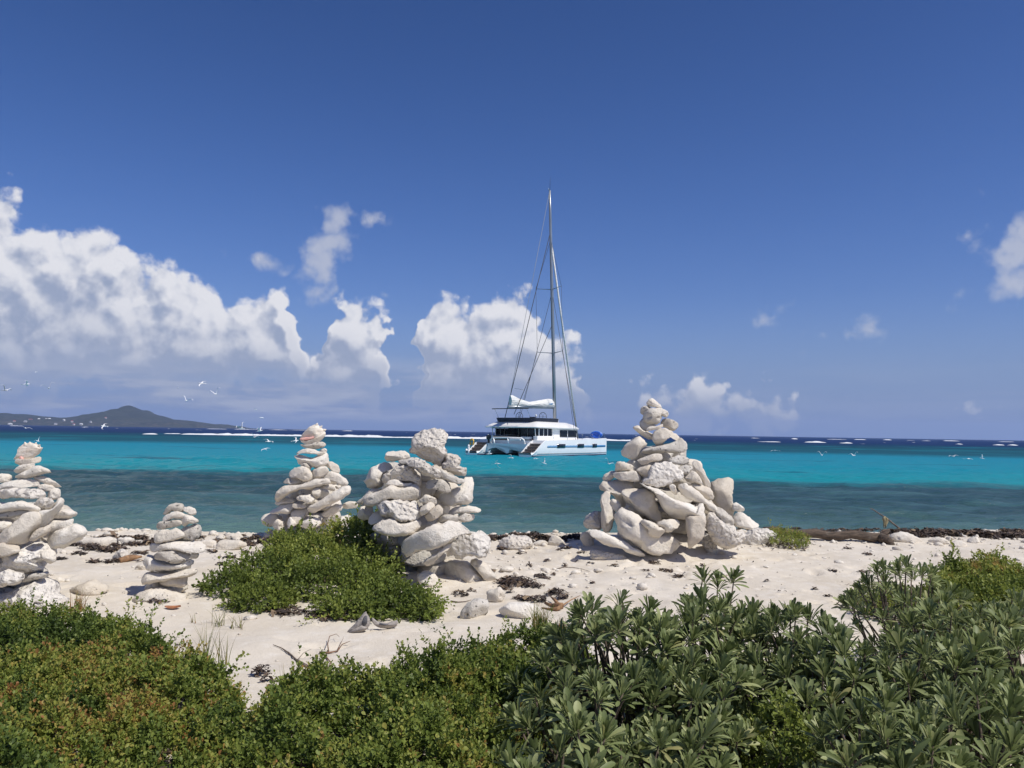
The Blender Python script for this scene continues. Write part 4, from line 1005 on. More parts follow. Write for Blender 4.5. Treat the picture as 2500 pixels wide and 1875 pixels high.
# single dark crumbs everywhere on the sand
crumbs = []
for _ in range(170):
    x, y = rs0.uniform(-6, 8), rs0.uniform(4.3, 10.9)
    for _k in range(int(1 + 6 * rs0.random() ** 2)):
        crumbs.append((x + rs0.normal(0, .16), y + rs0.normal(0, .10), .004 + .022 * rs0.random() ** 4, .003 + .007 * rs0.random(), .004))
weed_heap('seaweed_crumbs', 'tiny dark seaweed crumbs sprinkled over the sand', crumbs, 9, 'stuff', 0.013, 60)

# ------------------------------------------------------------------ driftwood, sticks, log, leaf
def join_meshes(ms, name):
    bm = bmesh.new()
    for q in ms:
        bm.from_mesh(q); bpy.data.meshes.remove(q)
    me = bpy.data.meshes.new(name); bm.to_mesh(me); bm.free()
    me.polygons.foreach_set('use_smooth', np.ones(len(me.polygons), bool))
    return me
m, t, b = material('driftwood')
co = t.geo()
n = t.noise(t.vm('MULTIPLY', co, (2.2, 14, 14)), 3.0, 6, 0.65); n2 = t.noise(co, 14.0, 5, 0.6)
c = t.mix(t.ss(n, 0.3, 0.7), (0.055, 0.040, 0.030, 1), (0.16, 0.115, 0.080, 1))
c = t.mix(t.ss(n2, 0.55, 0.75, 0, 0.5), c, (0.28, 0.24, 0.19, 1))
t.link(c, b.inputs['Base Color']); b.inputs['Roughness'].default_value = 0.85
t.link(t.bump(t.m('ADD', n, t.m('MULTIPLY', n2, .5)), 0.7, 0.03), b.inputs['Normal'])
wood = m
twig_mat = plain('twig', (0.17, 0.13, 0.10), 0.85, var=0.4, scale=20)
twig2 = plain('reddish_twig', (0.17, 0.095, 0.055), 0.85, var=0.4, scale=20)
rust_mat = plain('dry_root', (0.30, 0.17, 0.085), 0.8, var=0.4, scale=20)

pL = on_ground(1872, 1305); pR = on_ground(2158, 1325)
lg_root = thing('driftwood_log', 'long weathered brown log lying on the sand behind the small creeping plant', 'log', pL)
r0 = 0.058
pts = [pL.lerp(pR, q) - pL for q in np.linspace(-.03, 1.0, 12)]
pts = [Vector((v.x, v.y, (gz(v.x + pL.x, v.y + pL.y) - pL.z) * .5 + 0.050 + 0.016 * math.sin(i * 1.7))) for i, v in enumerate(pts)]
rad = [.05, r0 * .92, r0, r0 * 1.02, r0 * .97, r0 * 1.03, r0, r0 * 1.05, r0 * 1.0, r0 * 1.06, r0 * 1.12, r0 * 1.0]
obj('trunk', tube(pts, rad, 14, 'log_trunk', 0.05, 3), wood, lg_root)
e = pts[-1]
obj('root_stub', tube([e + Vector((-.06, -.02, 0)), e + Vector((.02, -.10, -.03)), e + Vector((.04, -.17, -.09))], [.07, .055, .03], 10, 'root_stub', .08, 4), wood, lg_root)
obj('branch_stub', tube([e + Vector((-.02, .0, .02)), e + Vector((.05, .02, .07)), e + Vector((.09, .02, .10))], [.05, .03, .015], 8, 'branch_stub', .08, 5), wood, lg_root)
# leaning stick with a rag beyond the log
sb = on_ground(2206, 1296); st_ = at_y(2130, 1243, sb.y + .1)
stk = thing('leaning_stick', 'thin stick stuck slantwise in the sand behind the log', 'stick', sb)
obj('shaft', tube([Vector((.04, 0, -.05)), (st_ - sb) * .5 + Vector((0, 0, .01)), st_ - sb, st_ - sb + Vector((-.05, 0, .015))], [.018, .014, .010, .004], 7, 'stick_shaft', .1, 6), twig_mat, stk)
ra = at_y(2163, 1265, sb.y - .05)
rag_m = plain('rag', (0.34, 0.29, 0.17), 0.9, var=0.3, scale=15)
rV = []; nxr, nyr = 6, 9
for j in range(nyr):
    for i in range(nxr):
        u_ = i / (nxr - 1) - .5; v_ = j / (nyr - 1)
        rV.append((u_ * (.10 - .05 * v_) + .012 * math.sin(v_ * 5), .035 * math.sin(u_ * 9 + v_ * 3) * (.4 + v_), -.19 * v_ + .02 * math.cos(u_ * 6)))
rag = obj('torn_rag', np_mesh('torn_rag', np.array(rV), grid_faces(nxr, nyr)), rag_m)
rag.location = ra + Vector((-.02, 0, .02))
sm_ = rag.modifiers.new('thick', 'SOLIDIFY'); sm_.thickness = .008
tag(rag, 'torn brownish rag hanging from the slanting stick', 'rag')

def px_path(L_, lift=0.008):
    out = []
    for q in L_:
        p = on_ground(q[0], q[1]); p.z += lift + (q[2] if len(q) > 2 else 0)
        out.append(p)
    return out
def stick(label, paths, radii, mat, name='twig'):
    p0 = px_path(paths[0])[0]
    ms = []
    for L_, r in zip(paths, radii):
        P = px_path(L_); n = len(P)
        ms.append(tube([p - p0 for p in P], [r * (1 - .75 * i / (n - 1)) for i in range(n)], 6, 'twig', .15, len(L_)))
    o = obj(name, join_meshes(ms, 'twig'), mat); o.location = p0
    return tag(o, label, 'twig', 'dry twigs on the sand')
zb = lambda L_: [(600 + q[0] / 2.765, 1500 + q[1] / 2.765) + tuple(q[2:]) for q in L_]
stick('dark forked twig with a ragged end on the open sand', [zb([(440,372),(400,355),(350,325),(300,275),(240,235),(185,213)]), zb([(350,325,.01),(390,300,.03),(440,285,.04)]), zb([(430,365),(380,335),(330,305),(290,262)])], [.009, .003, .007], twig_mat)
stick('curled reddish twig right of the forked twig', [zb([(500,265),(560,268),(620,255),(650,225),(705,205,.03)]), zb([(560,262),(552,220,.03),(565,185,.03),(610,170,.03),(632,190,.025)]), zb([(615,258),(640,235,.03),(660,215,.03)])], [.007, .004, .0035], twig2)
stick('small bent twig below the curled one', [zb([(512,270),(545,300),(575,335),(560,365),(550,398)]), zb([(560,365),(530,375),(510,390)])], [.006, .003], twig2)
za = lambda L_: [(1100 + q[0] / 6.506, 1380 + q[1] / 6.506) + tuple(q[2:]) for q in L_]
stick('thick brown forked root beside the grass tuft', [za([(1770,700,.02),(1700,690,.02),(1600,650),(1500,605)]), za([(1750,720,.02),(1690,730,.01),(1560,710),(1450,690)]), za([(1720,690,.02),(1650,620,.03),(1590,570,.03)]), za([(1770,700,.02),(1900,610,.02),(2060,550,.03)])], [.030, .022, .018, .008], rust_mat, 'dry_root')
stick('pale thin twig near the small seaweed ring', [za([(0,585),(120,600),(240,590),(330,560)])], [.007], twig_mat)
stick('short dark twig lying under the low bush edge', [zb([(235,545),(300,535),(360,530)]), zb([(300,535),(330,515,.01)])], [.008, .005], twig_mat)
stick('fine twig crossing the sand above the dark forked twig', [za([(1680,60),(1800,40),(1960,50),(2080,75),(2210,110)])], [.006], twig_mat)
# fallen sea-grape leaf and a weathered plank
p = on_ground(422, 1487)
n_ = 9; lv = []
for j in range(n_):
    v_ = j / (n_ - 1) * 2 - 1; wdt = .028 * math.sqrt(max(0, 1 - v_ * v_)) + .001
    for i in range(5):
        u_ = (i / 4 * 2 - 1)
        lv.append((v_ * .060, u_ * wdt, .012 * v_ * v_ + .010 * abs(u_) + .006))
leaf_o = obj('fallen_leaf', np_mesh('fallen_leaf', np.array(lv), grid_faces(5, n_)), plain('dead_leaf', (0.33, 0.13, 0.055), 0.6, var=.35, scale=30)); leaf_o.location = p; leaf_o.rotation_euler = (.2, 0, .2)
tag(leaf_o, 'rust-coloured dead leaf lying on bare sand below the smallest cairn', 'leaf')
P0 = on_ground(292, 1374); P1 = on_ground(345, 1366)
o = obj('driftwood_piece', tube([Vector((0, 0, .02)), (P1 - P0) * .5 + Vector((0, 0, .035)), P1 - P0 + Vector((0, 0, .03))], [.03, .034, .012], 9, 'driftwood_piece', .12, 9), rust_mat); o.location = P0
tag(o, 'short reddish piece of driftwood against the smallest cairn', 'driftwood')

# ------------------------------------------------------------------ foliage
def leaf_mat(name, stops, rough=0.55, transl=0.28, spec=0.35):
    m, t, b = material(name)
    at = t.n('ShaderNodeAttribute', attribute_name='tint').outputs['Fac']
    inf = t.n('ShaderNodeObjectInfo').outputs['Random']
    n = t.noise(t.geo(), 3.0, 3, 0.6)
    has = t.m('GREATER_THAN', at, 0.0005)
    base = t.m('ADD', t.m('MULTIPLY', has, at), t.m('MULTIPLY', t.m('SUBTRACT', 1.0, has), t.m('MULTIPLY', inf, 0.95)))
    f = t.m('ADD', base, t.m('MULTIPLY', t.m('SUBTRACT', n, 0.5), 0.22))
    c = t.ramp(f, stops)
    n2 = t.noise(t.coord('Object'), 60.0, 3, 0.6)
    c = t.mix(t.ss(n2, 0.3, 0.8, 0.0, 0.10), c, (0.02, 0.03, 0.01, 1))
    t.link(c, b.inputs['Base Color'])
    b.inputs['Roughness'].default_value = rough
    b.inputs['Specular IOR Level'].default_value = spec
    tr = t.n('ShaderNodeBsdfTranslucent'); t.link(c, tr.inputs['Color'])
    mx = t.n('ShaderNodeMixShader'); mx.inputs[0].default_value = transl
    t.link(b.outputs[0], mx.inputs[1]); t.link(tr.outputs[0], mx.inputs[2])
    t.link(mx.outputs[0], m.node_tree.nodes['Material Output'].inputs['Surface'])
    return m
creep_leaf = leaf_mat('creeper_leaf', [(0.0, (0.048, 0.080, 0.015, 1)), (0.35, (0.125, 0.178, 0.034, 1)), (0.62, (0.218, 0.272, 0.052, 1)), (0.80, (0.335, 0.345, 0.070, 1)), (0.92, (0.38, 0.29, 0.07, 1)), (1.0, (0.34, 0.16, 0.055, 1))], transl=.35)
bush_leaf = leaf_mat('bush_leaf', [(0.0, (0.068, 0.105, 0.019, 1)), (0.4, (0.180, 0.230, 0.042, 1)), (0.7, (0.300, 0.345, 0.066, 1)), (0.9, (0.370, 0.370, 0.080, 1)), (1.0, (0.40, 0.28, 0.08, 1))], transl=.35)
lav_leaf = leaf_mat('silvery_leaf', [(0.0, (0.088, 0.120, 0.038, 1)), (0.4, (0.208, 0.255, 0.092, 1)), (0.72, (0.335, 0.385, 0.165, 1)), (0.90, (0.45, 0.47, 0.205, 1)), (1.0, (0.46, 0.40, 0.15, 1))], 0.5, 0.34, 0.4)
grass_leaf = leaf_mat('grass_blade', [(0.0, (0.10, 0.13, 0.03, 1)), (0.5, (0.20, 0.21, 0.06, 1)), (0.8, (0.33, 0.26, 0.10, 1)), (1.0, (0.30, 0.14, 0.05, 1))])
stem_mat = plain('stem', (0.10, 0.075, 0.055), 0.9, var=.35, scale=25)
dead_mat = plain('dead_stem', (0.26, 0.24, 0.22), 0.9, var=.35, scale=25)

# small obovate leaf: base, sides, tip, folded along the midrib
LEAF_S = np.array([(0, 0, 0), (-.30, .50, .10), (0, .55, 0), (.30, .50, .10), (-.22, .88, .06), (.22, .88, .06), (0, 1.0, -.04)], float)
LEAF_SF = np.array([(0, 2, 1), (0, 3, 2), (1, 2, 4), (2, 3, 5), (2, 6, 4), (2, 5, 6)])
LEAF_SF = LEAF_SF[:, ::-1]
def norm_rows(a):
    return a / (np.linalg.norm(a, axis=1, keepdims=True) + 1e-9)
def place_leaves(tmpl, faces, pos, ydir, ndir, scale, width=None):
    """instances of a leaf template -> vertices, faces"""
    Yv = norm_rows(ydir); Xv = norm_rows(np.cross(Yv, ndir)); Zv = np.cross(Xv, Yv)
    s = scale[:, None, None]; wd = (width if width is not None else np.ones(len(pos)))[:, None, None]
    V = pos[:, None, :] + s * (wd * tmpl[None, :, 0:1] * Xv[:, None, :] + tmpl[None, :, 1:2] * Yv[:, None, :] + tmpl[None, :, 2:3] * Zv[:, None, :])
    k = len(tmpl)
    F = (np.arange(len(pos))[:, None, None] * k + faces[None]).reshape(-1, faces.shape[1])
    return V.reshape(-1, 3), F
def leaf_mesh(name, tmpl, faces, pos, ydir, ndir, scale, tint, width=None, smooth=True):
    V, F = place_leaves(tmpl, faces, pos, ydir, ndir, scale, width)
    me = np_mesh(name, V, F, smooth)
    set_tint(me, np.repeat(np.clip(tint, 0.001, 1), len(faces)))
    return me
def sprigs(P, N, rs, length, leaflet, nl, tint, spread=0.55, up=0.45):
    """short leafy shoots at P leaning along N"""
    n = len(P)
    D = norm_rows(N * 0.75 + np.array([0, 0, up]) + rs.normal(0, spread, (n, 3)))
    pos = []; yd = []; nd = []; sc = []; ti = []
    side = norm_rows(np.cross(D, rs.normal(0, 1, (n, 3)))); oth = np.cross(D, side)
    for k in range(nl):
        f = (k + 0.6) / nl
        a = k * 2.4 + rs.uniform(-.4, .4, n)
        rad = side * np.cos(a)[:, None] + oth * np.sin(a)[:, None]
        pos.append(P + D * (length * (f - .35))[:, None] if isinstance(length, np.ndarray) else P + D * length * (f - .35))
        yd.append(rad * (1.05 - .75 * f) + D * (0.35 + .8 * f))
        nd.append(D * 0.8 - rad * .5 + rs.normal(0, .35, (n, 3)) + np.array([0, 0, .5]))
        sc.append(leaflet * rs.lognormal(0, .22, n) * (1.05 - .35 * f))
        ti.append(np.clip(tint + rs.normal(0, .10, n) + .14 * f, 0, 1))
    return np.concatenate(pos), np.concatenate(yd), np.concatenate(nd), np.concatenate(sc), np.concatenate(ti)
def shoots(P, N, rs, n, length, leaflet, tint):
    """longer leafy runners poking out of the mass"""
    i = rs.choice(len(P), min(n, len(P)), replace=False)
    D = norm_rows(N[i] * .8 + rs.normal(0, .45, (len(i), 3)) + np.array([0, 0, .35])); L_ = length * rs.lognormal(0, .4, len(i))
    out = []
    for k in range(4):
        out.append((P[i] + D * (L_ * (k + 1) / 4)[:, None] - np.array([0, 0, 1.0]) * (L_ * .25 * ((k + 1) / 4) ** 2)[:, None], D))
    PP = np.concatenate([q[0] for q in out]); DD = np.concatenate([q[1] for q in out])
    return sprigs(PP, DD, rs, leaflet * 2.6, leaflet * .95, 5, np.tile(tint[i] + .12, 4), .30, .1)
def cat_leaf(a, b_):
    return tuple(np.concatenate([p, q]) for p, q in zip(a, b_))
def in_poly(x, y, poly):
    c = np.zeros(len(x), bool)
    n = len(poly)
    for i in range(n):
        x1, y1 = poly[i]; x2, y2 = poly[(i + 1) % n]
        cond = ((y1 > y) != (y2 > y)) & (x < (x2 - x1) * (y - y1) / (y2 - y1 + 1e-12) + x1)
        c ^= cond
    return c
def edge_dist(x, y, poly):
    d = np.full(len(x), 1e9)
    n = len(poly)
    for i in range(n):
        a = np.array(poly[i]); b_ = np.array(poly[(i + 1) % n]); ab = b_ - a
        tt_ = np.clip(((x - a[0]) * ab[0] + (y - a[1]) * ab[1]) / (ab @ ab + 1e-12), 0, 1)
        d = np.minimum(d, np.hypot(x - a[0] - tt_ * ab[0], y - a[1] - tt_ * ab[1]))
    return d
def branches_mesh(base_pts, tips, rs, r0=.006, name='branches'):
    ms = []
    for b_, t_ in zip(base_pts, tips):
        b_ = Vector(b_); t_ = Vector(t_)
        mid = b_.lerp(t_, .5) + Vector(rs.normal(0, .04, 3)) + Vector((0, 0, -.03))
        ms.append(tube([b_, b_.lerp(mid, .6), mid.lerp(t_, .5), t_], [r0, r0 * .85, r0 * .6, r0 * .35], 5, 'branch'))
    return join_meshes(ms, name)

def creeper_patch(name, label, cat, poly_px, zplane, H, taper, dens, leaflet, mat, seed, nl=8, clip=None, yellow=0.5, gap=0.0, clump=.105, group='low leafy plants on the sand'):
    """ground-hugging plant over a patch of sand; poly in photograph pixels at height zplane"""
    rs = np.random.default_rng(seed)
    poly = [tuple(at_z(px, py, zplane)[:2]) for px, py in poly_px]
    xs_ = np.array([p[0] for p in poly]); ys_ = np.array([p[1] for p in poly])
    x0, x1, y0, y1 = xs_.min(), xs_.max(), ys_.min(), ys_.max()
    if clip:
        x0, x1, y0, y1 = max(x0, clip[0]), min(x1, clip[1]), max(y0, clip[2]), min(y1, clip[3])
    n = int((x1 - x0) * (y1 - y0) * dens)
    x = rs.uniform(x0, x1, n); y = rs.uniform(y0, y1, n)
    # ragged rim
    wob = .10 * fbm(x * 4, y * 4, 3, seed)
    k = in_poly(x, y, poly)
    ed = edge_dist(x, y, poly)
    k = (k & (ed > -wob * 1.0)) | (~k & (ed < wob * .7))
    x, y, ed = x[k], y[k], ed[k] * np.where(in_poly(x[k], y[k], poly), 1, 0)
    def hf(x, y, ed):
        e = np.clip(ed / taper, 0.04, 1); e = np.sqrt(1 - (1 - e) ** 2)
        return H * e * (0.85 + 1.15 * fbm(x * 3.6, y * 3.6, 3, seed + 1)) + 0.07 * fbm(x * 11, y * 11, 2, seed + 2) * e
    # leafy heads: each point belongs to the nearest head of its plant
    ncl = int((x1 - x0) * (y1 - y0) / clump ** 2 * 1.1) + 3
    cx_ = rs.uniform(x0, x1, ncl); cy_ = rs.uniform(y0, y1, ncl); cr_ = clump * rs.uniform(.55, 1.15, ncl); ch_ = rs.uniform(.4, 1.25, ncl)
    d1 = np.full(len(x), 9.0); idx = np.zeros(len(x), int)
    for k0 in range(0, len(x), 4000):
        dd = np.hypot(x[k0:k0 + 4000, None] - cx_[None], y[k0:k0 + 4000, None] - cy_[None]) / cr_[None]
        idx[k0:k0 + 4000] = dd.argmin(1); d1[k0:k0 + 4000] = dd.min(1)
    kk = (d1 < 1.0) | (rs.random(len(x)) < .30)
    x, y, ed, d1, idx = x[kk], y[kk], ed[kk], d1[kk], idx[kk]
    bump_ = np.sqrt(np.clip(1 - np.clip(d1, 0, 1) ** 2, 0, 1)) * clump * 1.05 * ch_[idx] * np.clip(ed / .08 + .35, 0, 1)
    h = hf(x, y, ed) * .85 + bump_ - .02
    if gap > 0:
        g_ = fbm(x * 5.0, y * 5.0, 3, seed + 5) + .5 * fbm(x * 16, y * 16, 2, seed + 6)
        kk = g_ > -0.62 + gap
        x, y, ed, h, d1, idx = x[kk], y[kk], ed[kk], h[kk], d1[kk], idx[kk]
    e_ = .02
    hb = hf(x, y, ed); hx = (hf(x + e_, y, ed) - hb) / e_; hy = (hf(x, y + e_, ed) - hb) / e_
    N = norm_rows(np.stack([-hx * .6 + (x - cx_[idx]) / cr_[idx] * 1.1, -hy * .6 + (y - cy_[idx]) / cr_[idx] * 1.1, np.ones(len(x))], 1))
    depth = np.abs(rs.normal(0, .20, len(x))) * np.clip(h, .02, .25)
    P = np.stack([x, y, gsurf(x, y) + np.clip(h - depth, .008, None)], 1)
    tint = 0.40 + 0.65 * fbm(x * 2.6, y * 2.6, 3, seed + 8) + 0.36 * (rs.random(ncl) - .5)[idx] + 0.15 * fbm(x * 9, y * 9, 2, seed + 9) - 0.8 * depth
    yel = np.clip(fbm(x * 2.9 + 4, y * 2.9, 3, seed + 10) - .20, 0, 1) * 1.7 * yellow + yellow * .5 * np.clip(.10 - ed, 0, .1) * 10 * rs.random(len(x))
    tint = tint + yel * rs.random(len(x))
    c0_ = Vector((float(np.median(x)), float(np.median(y)), 0)); c0_.z = gz(c0_.x, c0_.y)
    root = thing(name, label, cat, c0_, 0, group)
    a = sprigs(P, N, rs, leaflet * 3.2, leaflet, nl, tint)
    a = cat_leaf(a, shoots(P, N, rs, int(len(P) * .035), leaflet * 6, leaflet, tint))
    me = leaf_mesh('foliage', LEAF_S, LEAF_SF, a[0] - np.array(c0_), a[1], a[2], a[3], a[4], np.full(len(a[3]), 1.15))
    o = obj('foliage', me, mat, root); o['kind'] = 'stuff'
    # brown leaf litter on the sand below
    li = rs.choice(len(P), min(len(P), int(len(P) * .35)), replace=False)
    lp = np.stack([P[li, 0], P[li, 1], gsurf(P[li, 0], P[li, 1]) + .006 + .012 * rs.random(len(li))], 1)
    lo = obj('leaf_litter', leaf_mesh('leaf_litter', LEAF_S, LEAF_SF, lp - np.array(c0_), np.stack([rs.normal(0, 1, len(li)), rs.normal(0, 1, len(li)), rs.normal(0, .12, len(li))], 1), np.tile([0.0, 0.0, 1.0], (len(li), 1)) + rs.normal(0, .2, (len(li), 3)), np.full(len(li), .034), rs.random(len(li)), np.full(len(li), 1.5)), weed, root); lo['kind'] = 'stuff'
    # woody runners under the leaves
    sel = rs.choice(len(P), min(120, len(P)), replace=False)
    bp = [(P[i][0] + rs.normal(0, .10), P[i][1] + rs.normal(0, .10), 0) for i in sel]
    bp = [(q[0], q[1], gz(q[0], q[1])) for q in bp]
    st = obj('stems', branches_mesh([Vector(q) - c0_ for q in bp], [Vector(P[i]) - c0_ for i in sel], rs, .004), stem_mat, root); st['kind'] = 'stuff'
    return root

def lobe_bush(name, label, lobes, dens, leaflet, mat, seed, nl=8, group='low leafy plants on the sand', yellow=.3):
    """mounded bush; lobes: (px, py, Y, half width px, half height px, half depth m)"""
    rs = np.random.default_rng(seed)
    E = []
    for (px, py, Yd, rw, rh, rd) in lobes:
        c_ = at_y(px, py, Yd); E.append((np.array(c_), np.array([rw * Yd / FPX, rd, rh * Yd / FPX])))
    P = []; N = []; DP = []
    for i, (c_, r) in enumerate(E):
        area = 4 * math.pi * (((r[0] * r[1]) ** 1.6 + (r[0] * r[2]) ** 1.6 + (r[1] * r[2]) ** 1.6) / 3) ** (1 / 1.6)
        n = int(area * dens)
        u_ = norm_rows(rs.normal(0, 1, (n, 3)))
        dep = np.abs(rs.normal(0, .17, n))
        lump = 1 + .42 * np.array([mnoise.noise(Vector(q) * 2.6 + Vector((i * 7.1, seed, 0))) for q in u_]) + .24 * np.array([mnoise.noise(Vector(q) * 6.5 + Vector((i * 3.1, seed, 4))) for q in u_])
        p_ = c_ + u_ * r * ((1 - dep) * lump)[:, None]
        nn = norm_rows(u_ / r)
        ok = np.ones(n, bool)
        for j, (c2, r2) in enumerate(E):
            if j != i:
                ok &= (((p_ - c2) / r2) ** 2).sum(1) > 0.62
        g_ = gsurf(p_[:, 0], p_[:, 1])
        ok &= p_[:, 2] > g_ + .005
        P.append(p_[ok]); N.append(nn[ok]); DP.append(dep[ok])
    P = np.concatenate(P); N = np.concatenate(N); DP = np.concatenate(DP)
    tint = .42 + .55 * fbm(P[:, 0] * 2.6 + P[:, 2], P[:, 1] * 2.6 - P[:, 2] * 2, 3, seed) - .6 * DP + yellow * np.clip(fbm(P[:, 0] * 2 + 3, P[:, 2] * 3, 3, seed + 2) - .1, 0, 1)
    cx, cy = P[:, 0].mean(), P[:, 1].mean()
    c0_ = Vector((cx, cy, gz(cx, cy)))
    root = thing(name, label, 'bush', c0_, 0, group)
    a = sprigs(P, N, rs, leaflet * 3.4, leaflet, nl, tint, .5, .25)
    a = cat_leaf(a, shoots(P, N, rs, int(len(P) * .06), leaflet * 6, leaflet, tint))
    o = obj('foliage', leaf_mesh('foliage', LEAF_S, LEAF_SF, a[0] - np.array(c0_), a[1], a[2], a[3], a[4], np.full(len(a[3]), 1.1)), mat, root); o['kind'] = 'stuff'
    sel = rs.choice(len(P), min(160, len(P)), replace=False)
    bp = []
    for i in sel:
        k = int(np.argmin([np.linalg.norm(P[i] - c_) for c_, r in E]))
        q = E[k][0] * .6 + P[i] * .4
        bp.append((q[0], q[1], gz(q[0], q[1])))
    st = obj('stems', branches_mesh([Vector(q) - c0_ for q in bp], [Vector(P[i]) - c0_ for i in sel], rs, .006), stem_mat, root); st['kind'] = 'stuff'
    return root

lobe_bush('leafy_bush', 'rounded bright green bush on the sand in front of the pointed cairn',
  [(865, 1308, 8.2, 60, 36, .32), (770, 1365, 7.9, 105, 50, .40), (870, 1390, 7.6, 95, 46, .40), (660, 1405, 7.3, 90, 42, .36), (560, 1430, 6.9, 58, 24, .26), (800, 1435, 7.0, 140, 50, .40), (930, 1458, 6.8, 80, 38, .32),
   (1035, 1490, 6.3, 40, 22, .20), (640, 1462, 6.5, 74, 24, .24), (720, 1325, 8.3, 60, 24, .24), (985, 1470, 6.6, 60, 32, .22), (880, 1488, 6.3, 110, 26, .20), (900, 1262, 8.4, 26, 14, .12)], 700, .030, bush_leaf, 51)

creeper_patch('creeping_plant', 'wide mat of small dark green leaves, rusty at its sandy edge', 'ground plant',
  [(-700, 1500), (-100, 1496), (60, 1496), (150, 1494), (215, 1505), (260, 1520), (330, 1556), (400, 1588), (470, 1630), (520, 1658), (580, 1672), (600, 1695), (570, 1722), (505, 1740), (470, 1770), (425, 1830), (395, 1950), (350, 2150), (-900, 2150)],
  1.33, .17, .20, 4400, .0195, creep_leaf, 61, 8, (-3.9, 9, 1.7, 9), .62, .06)
creeper_patch('creeping_plant', 'dense hedge-like mat of dark green leaves along the near edge of the sand', 'ground plant',
  [(428, 1850), (480, 1795), (520, 1775), (600, 1752), (690, 1728), (780, 1706), (850, 1684), (920, 1664), (975, 1640), (1060, 1622), (1130, 1612), (1200, 1596), (1300, 1580), (1400, 1585), (1470, 1630), (1420, 1750), (1300, 1850), (1250, 2100), (380, 2100)],
  1.33, .19, .16, 4400, .0195, creep_leaf, 62, 8, (-9, 9, 1.8, 9), .4, .03)
creeper_patch('creeping_plant', 'bright low creeper at the foot of the log', 'ground plant', [(1862, 1322), (1880, 1310), (1930, 1306), (1975, 1318), (1980, 1330), (1940, 1336), (1880, 1334)], 1.24, .10, .12, 900, .02, bush_leaf, 63, 7)
creeper_patch('creeping_plant', 'yellowish creeper under the dark leafy shrub on the right', 'ground plant', [(2060, 1462), (2100, 1448), (2180, 1446), (2260, 1460), (2330, 1480), (2330, 1520), (2240, 1515), (2150, 1500), (2090, 1485)], 1.26, .12, .14, 1800, .02, bush_leaf, 64, 7, yellow=.6)
creeper_patch('creeping_plant', 'light green creeper poking up between the silvery shrubs', 'ground plant', [(1760, 1800), (1850, 1775), (1960, 1790), (2010, 1860), (1990, 2000), (1750, 2000)], 1.42, .34, .2, 3000, .0175, bush_leaf, 65, 8, (-9, 9, 1.7, 9), .4)
creeper_patch('creeping_plant', 'tall bright green bush behind the leafy shrubs on the right', 'bush', [(2250, 1440), (2290, 1405), (2330, 1395), (2420, 1395), (2600, 1400), (2800, 1410), (2800, 1540), (2560, 1550), (2380, 1540), (2270, 1490)], 1.30, .20, .25, 2200, .026, bush_leaf, 66, 8, (-9, 4.6, 1, 9), .3)

# ------------------------------------------------------------------ silvery beach shrubs: rosettes of long leaves
st_t = [0, .18, .40, .62, .80, .92, .98, 1.0]; st_w = [.03, .05, .085, .120, .135, .110, .055, .0]
def long_leaf(curve, fold):
    V = []
    for t_, w_ in zip(st_t, st_w):
        z = curve * t_ * t_
        V += [(-w_, t_, z + fold * w_), (0, t_, z), (w_, t_, z + fold * w_)]
    F = []
    for i in range(len(st_t) - 1):
        for j in range(2):
            F.append((i * 3 + j, i * 3 + j + 1, i * 3 + j + 4, i * 3 + j + 3))
    return np.array(V, float), np.array(F)
LL = [long_leaf(c, f) for c, f in ((-.20, .35), (-.08, .5), (-.38, .25), (.10, .45))]
LLm = []
for V, F in LL:
    me = np_mesh('long_leaf', V, F); me.materials.append(lav_leaf); LLm.append(me)

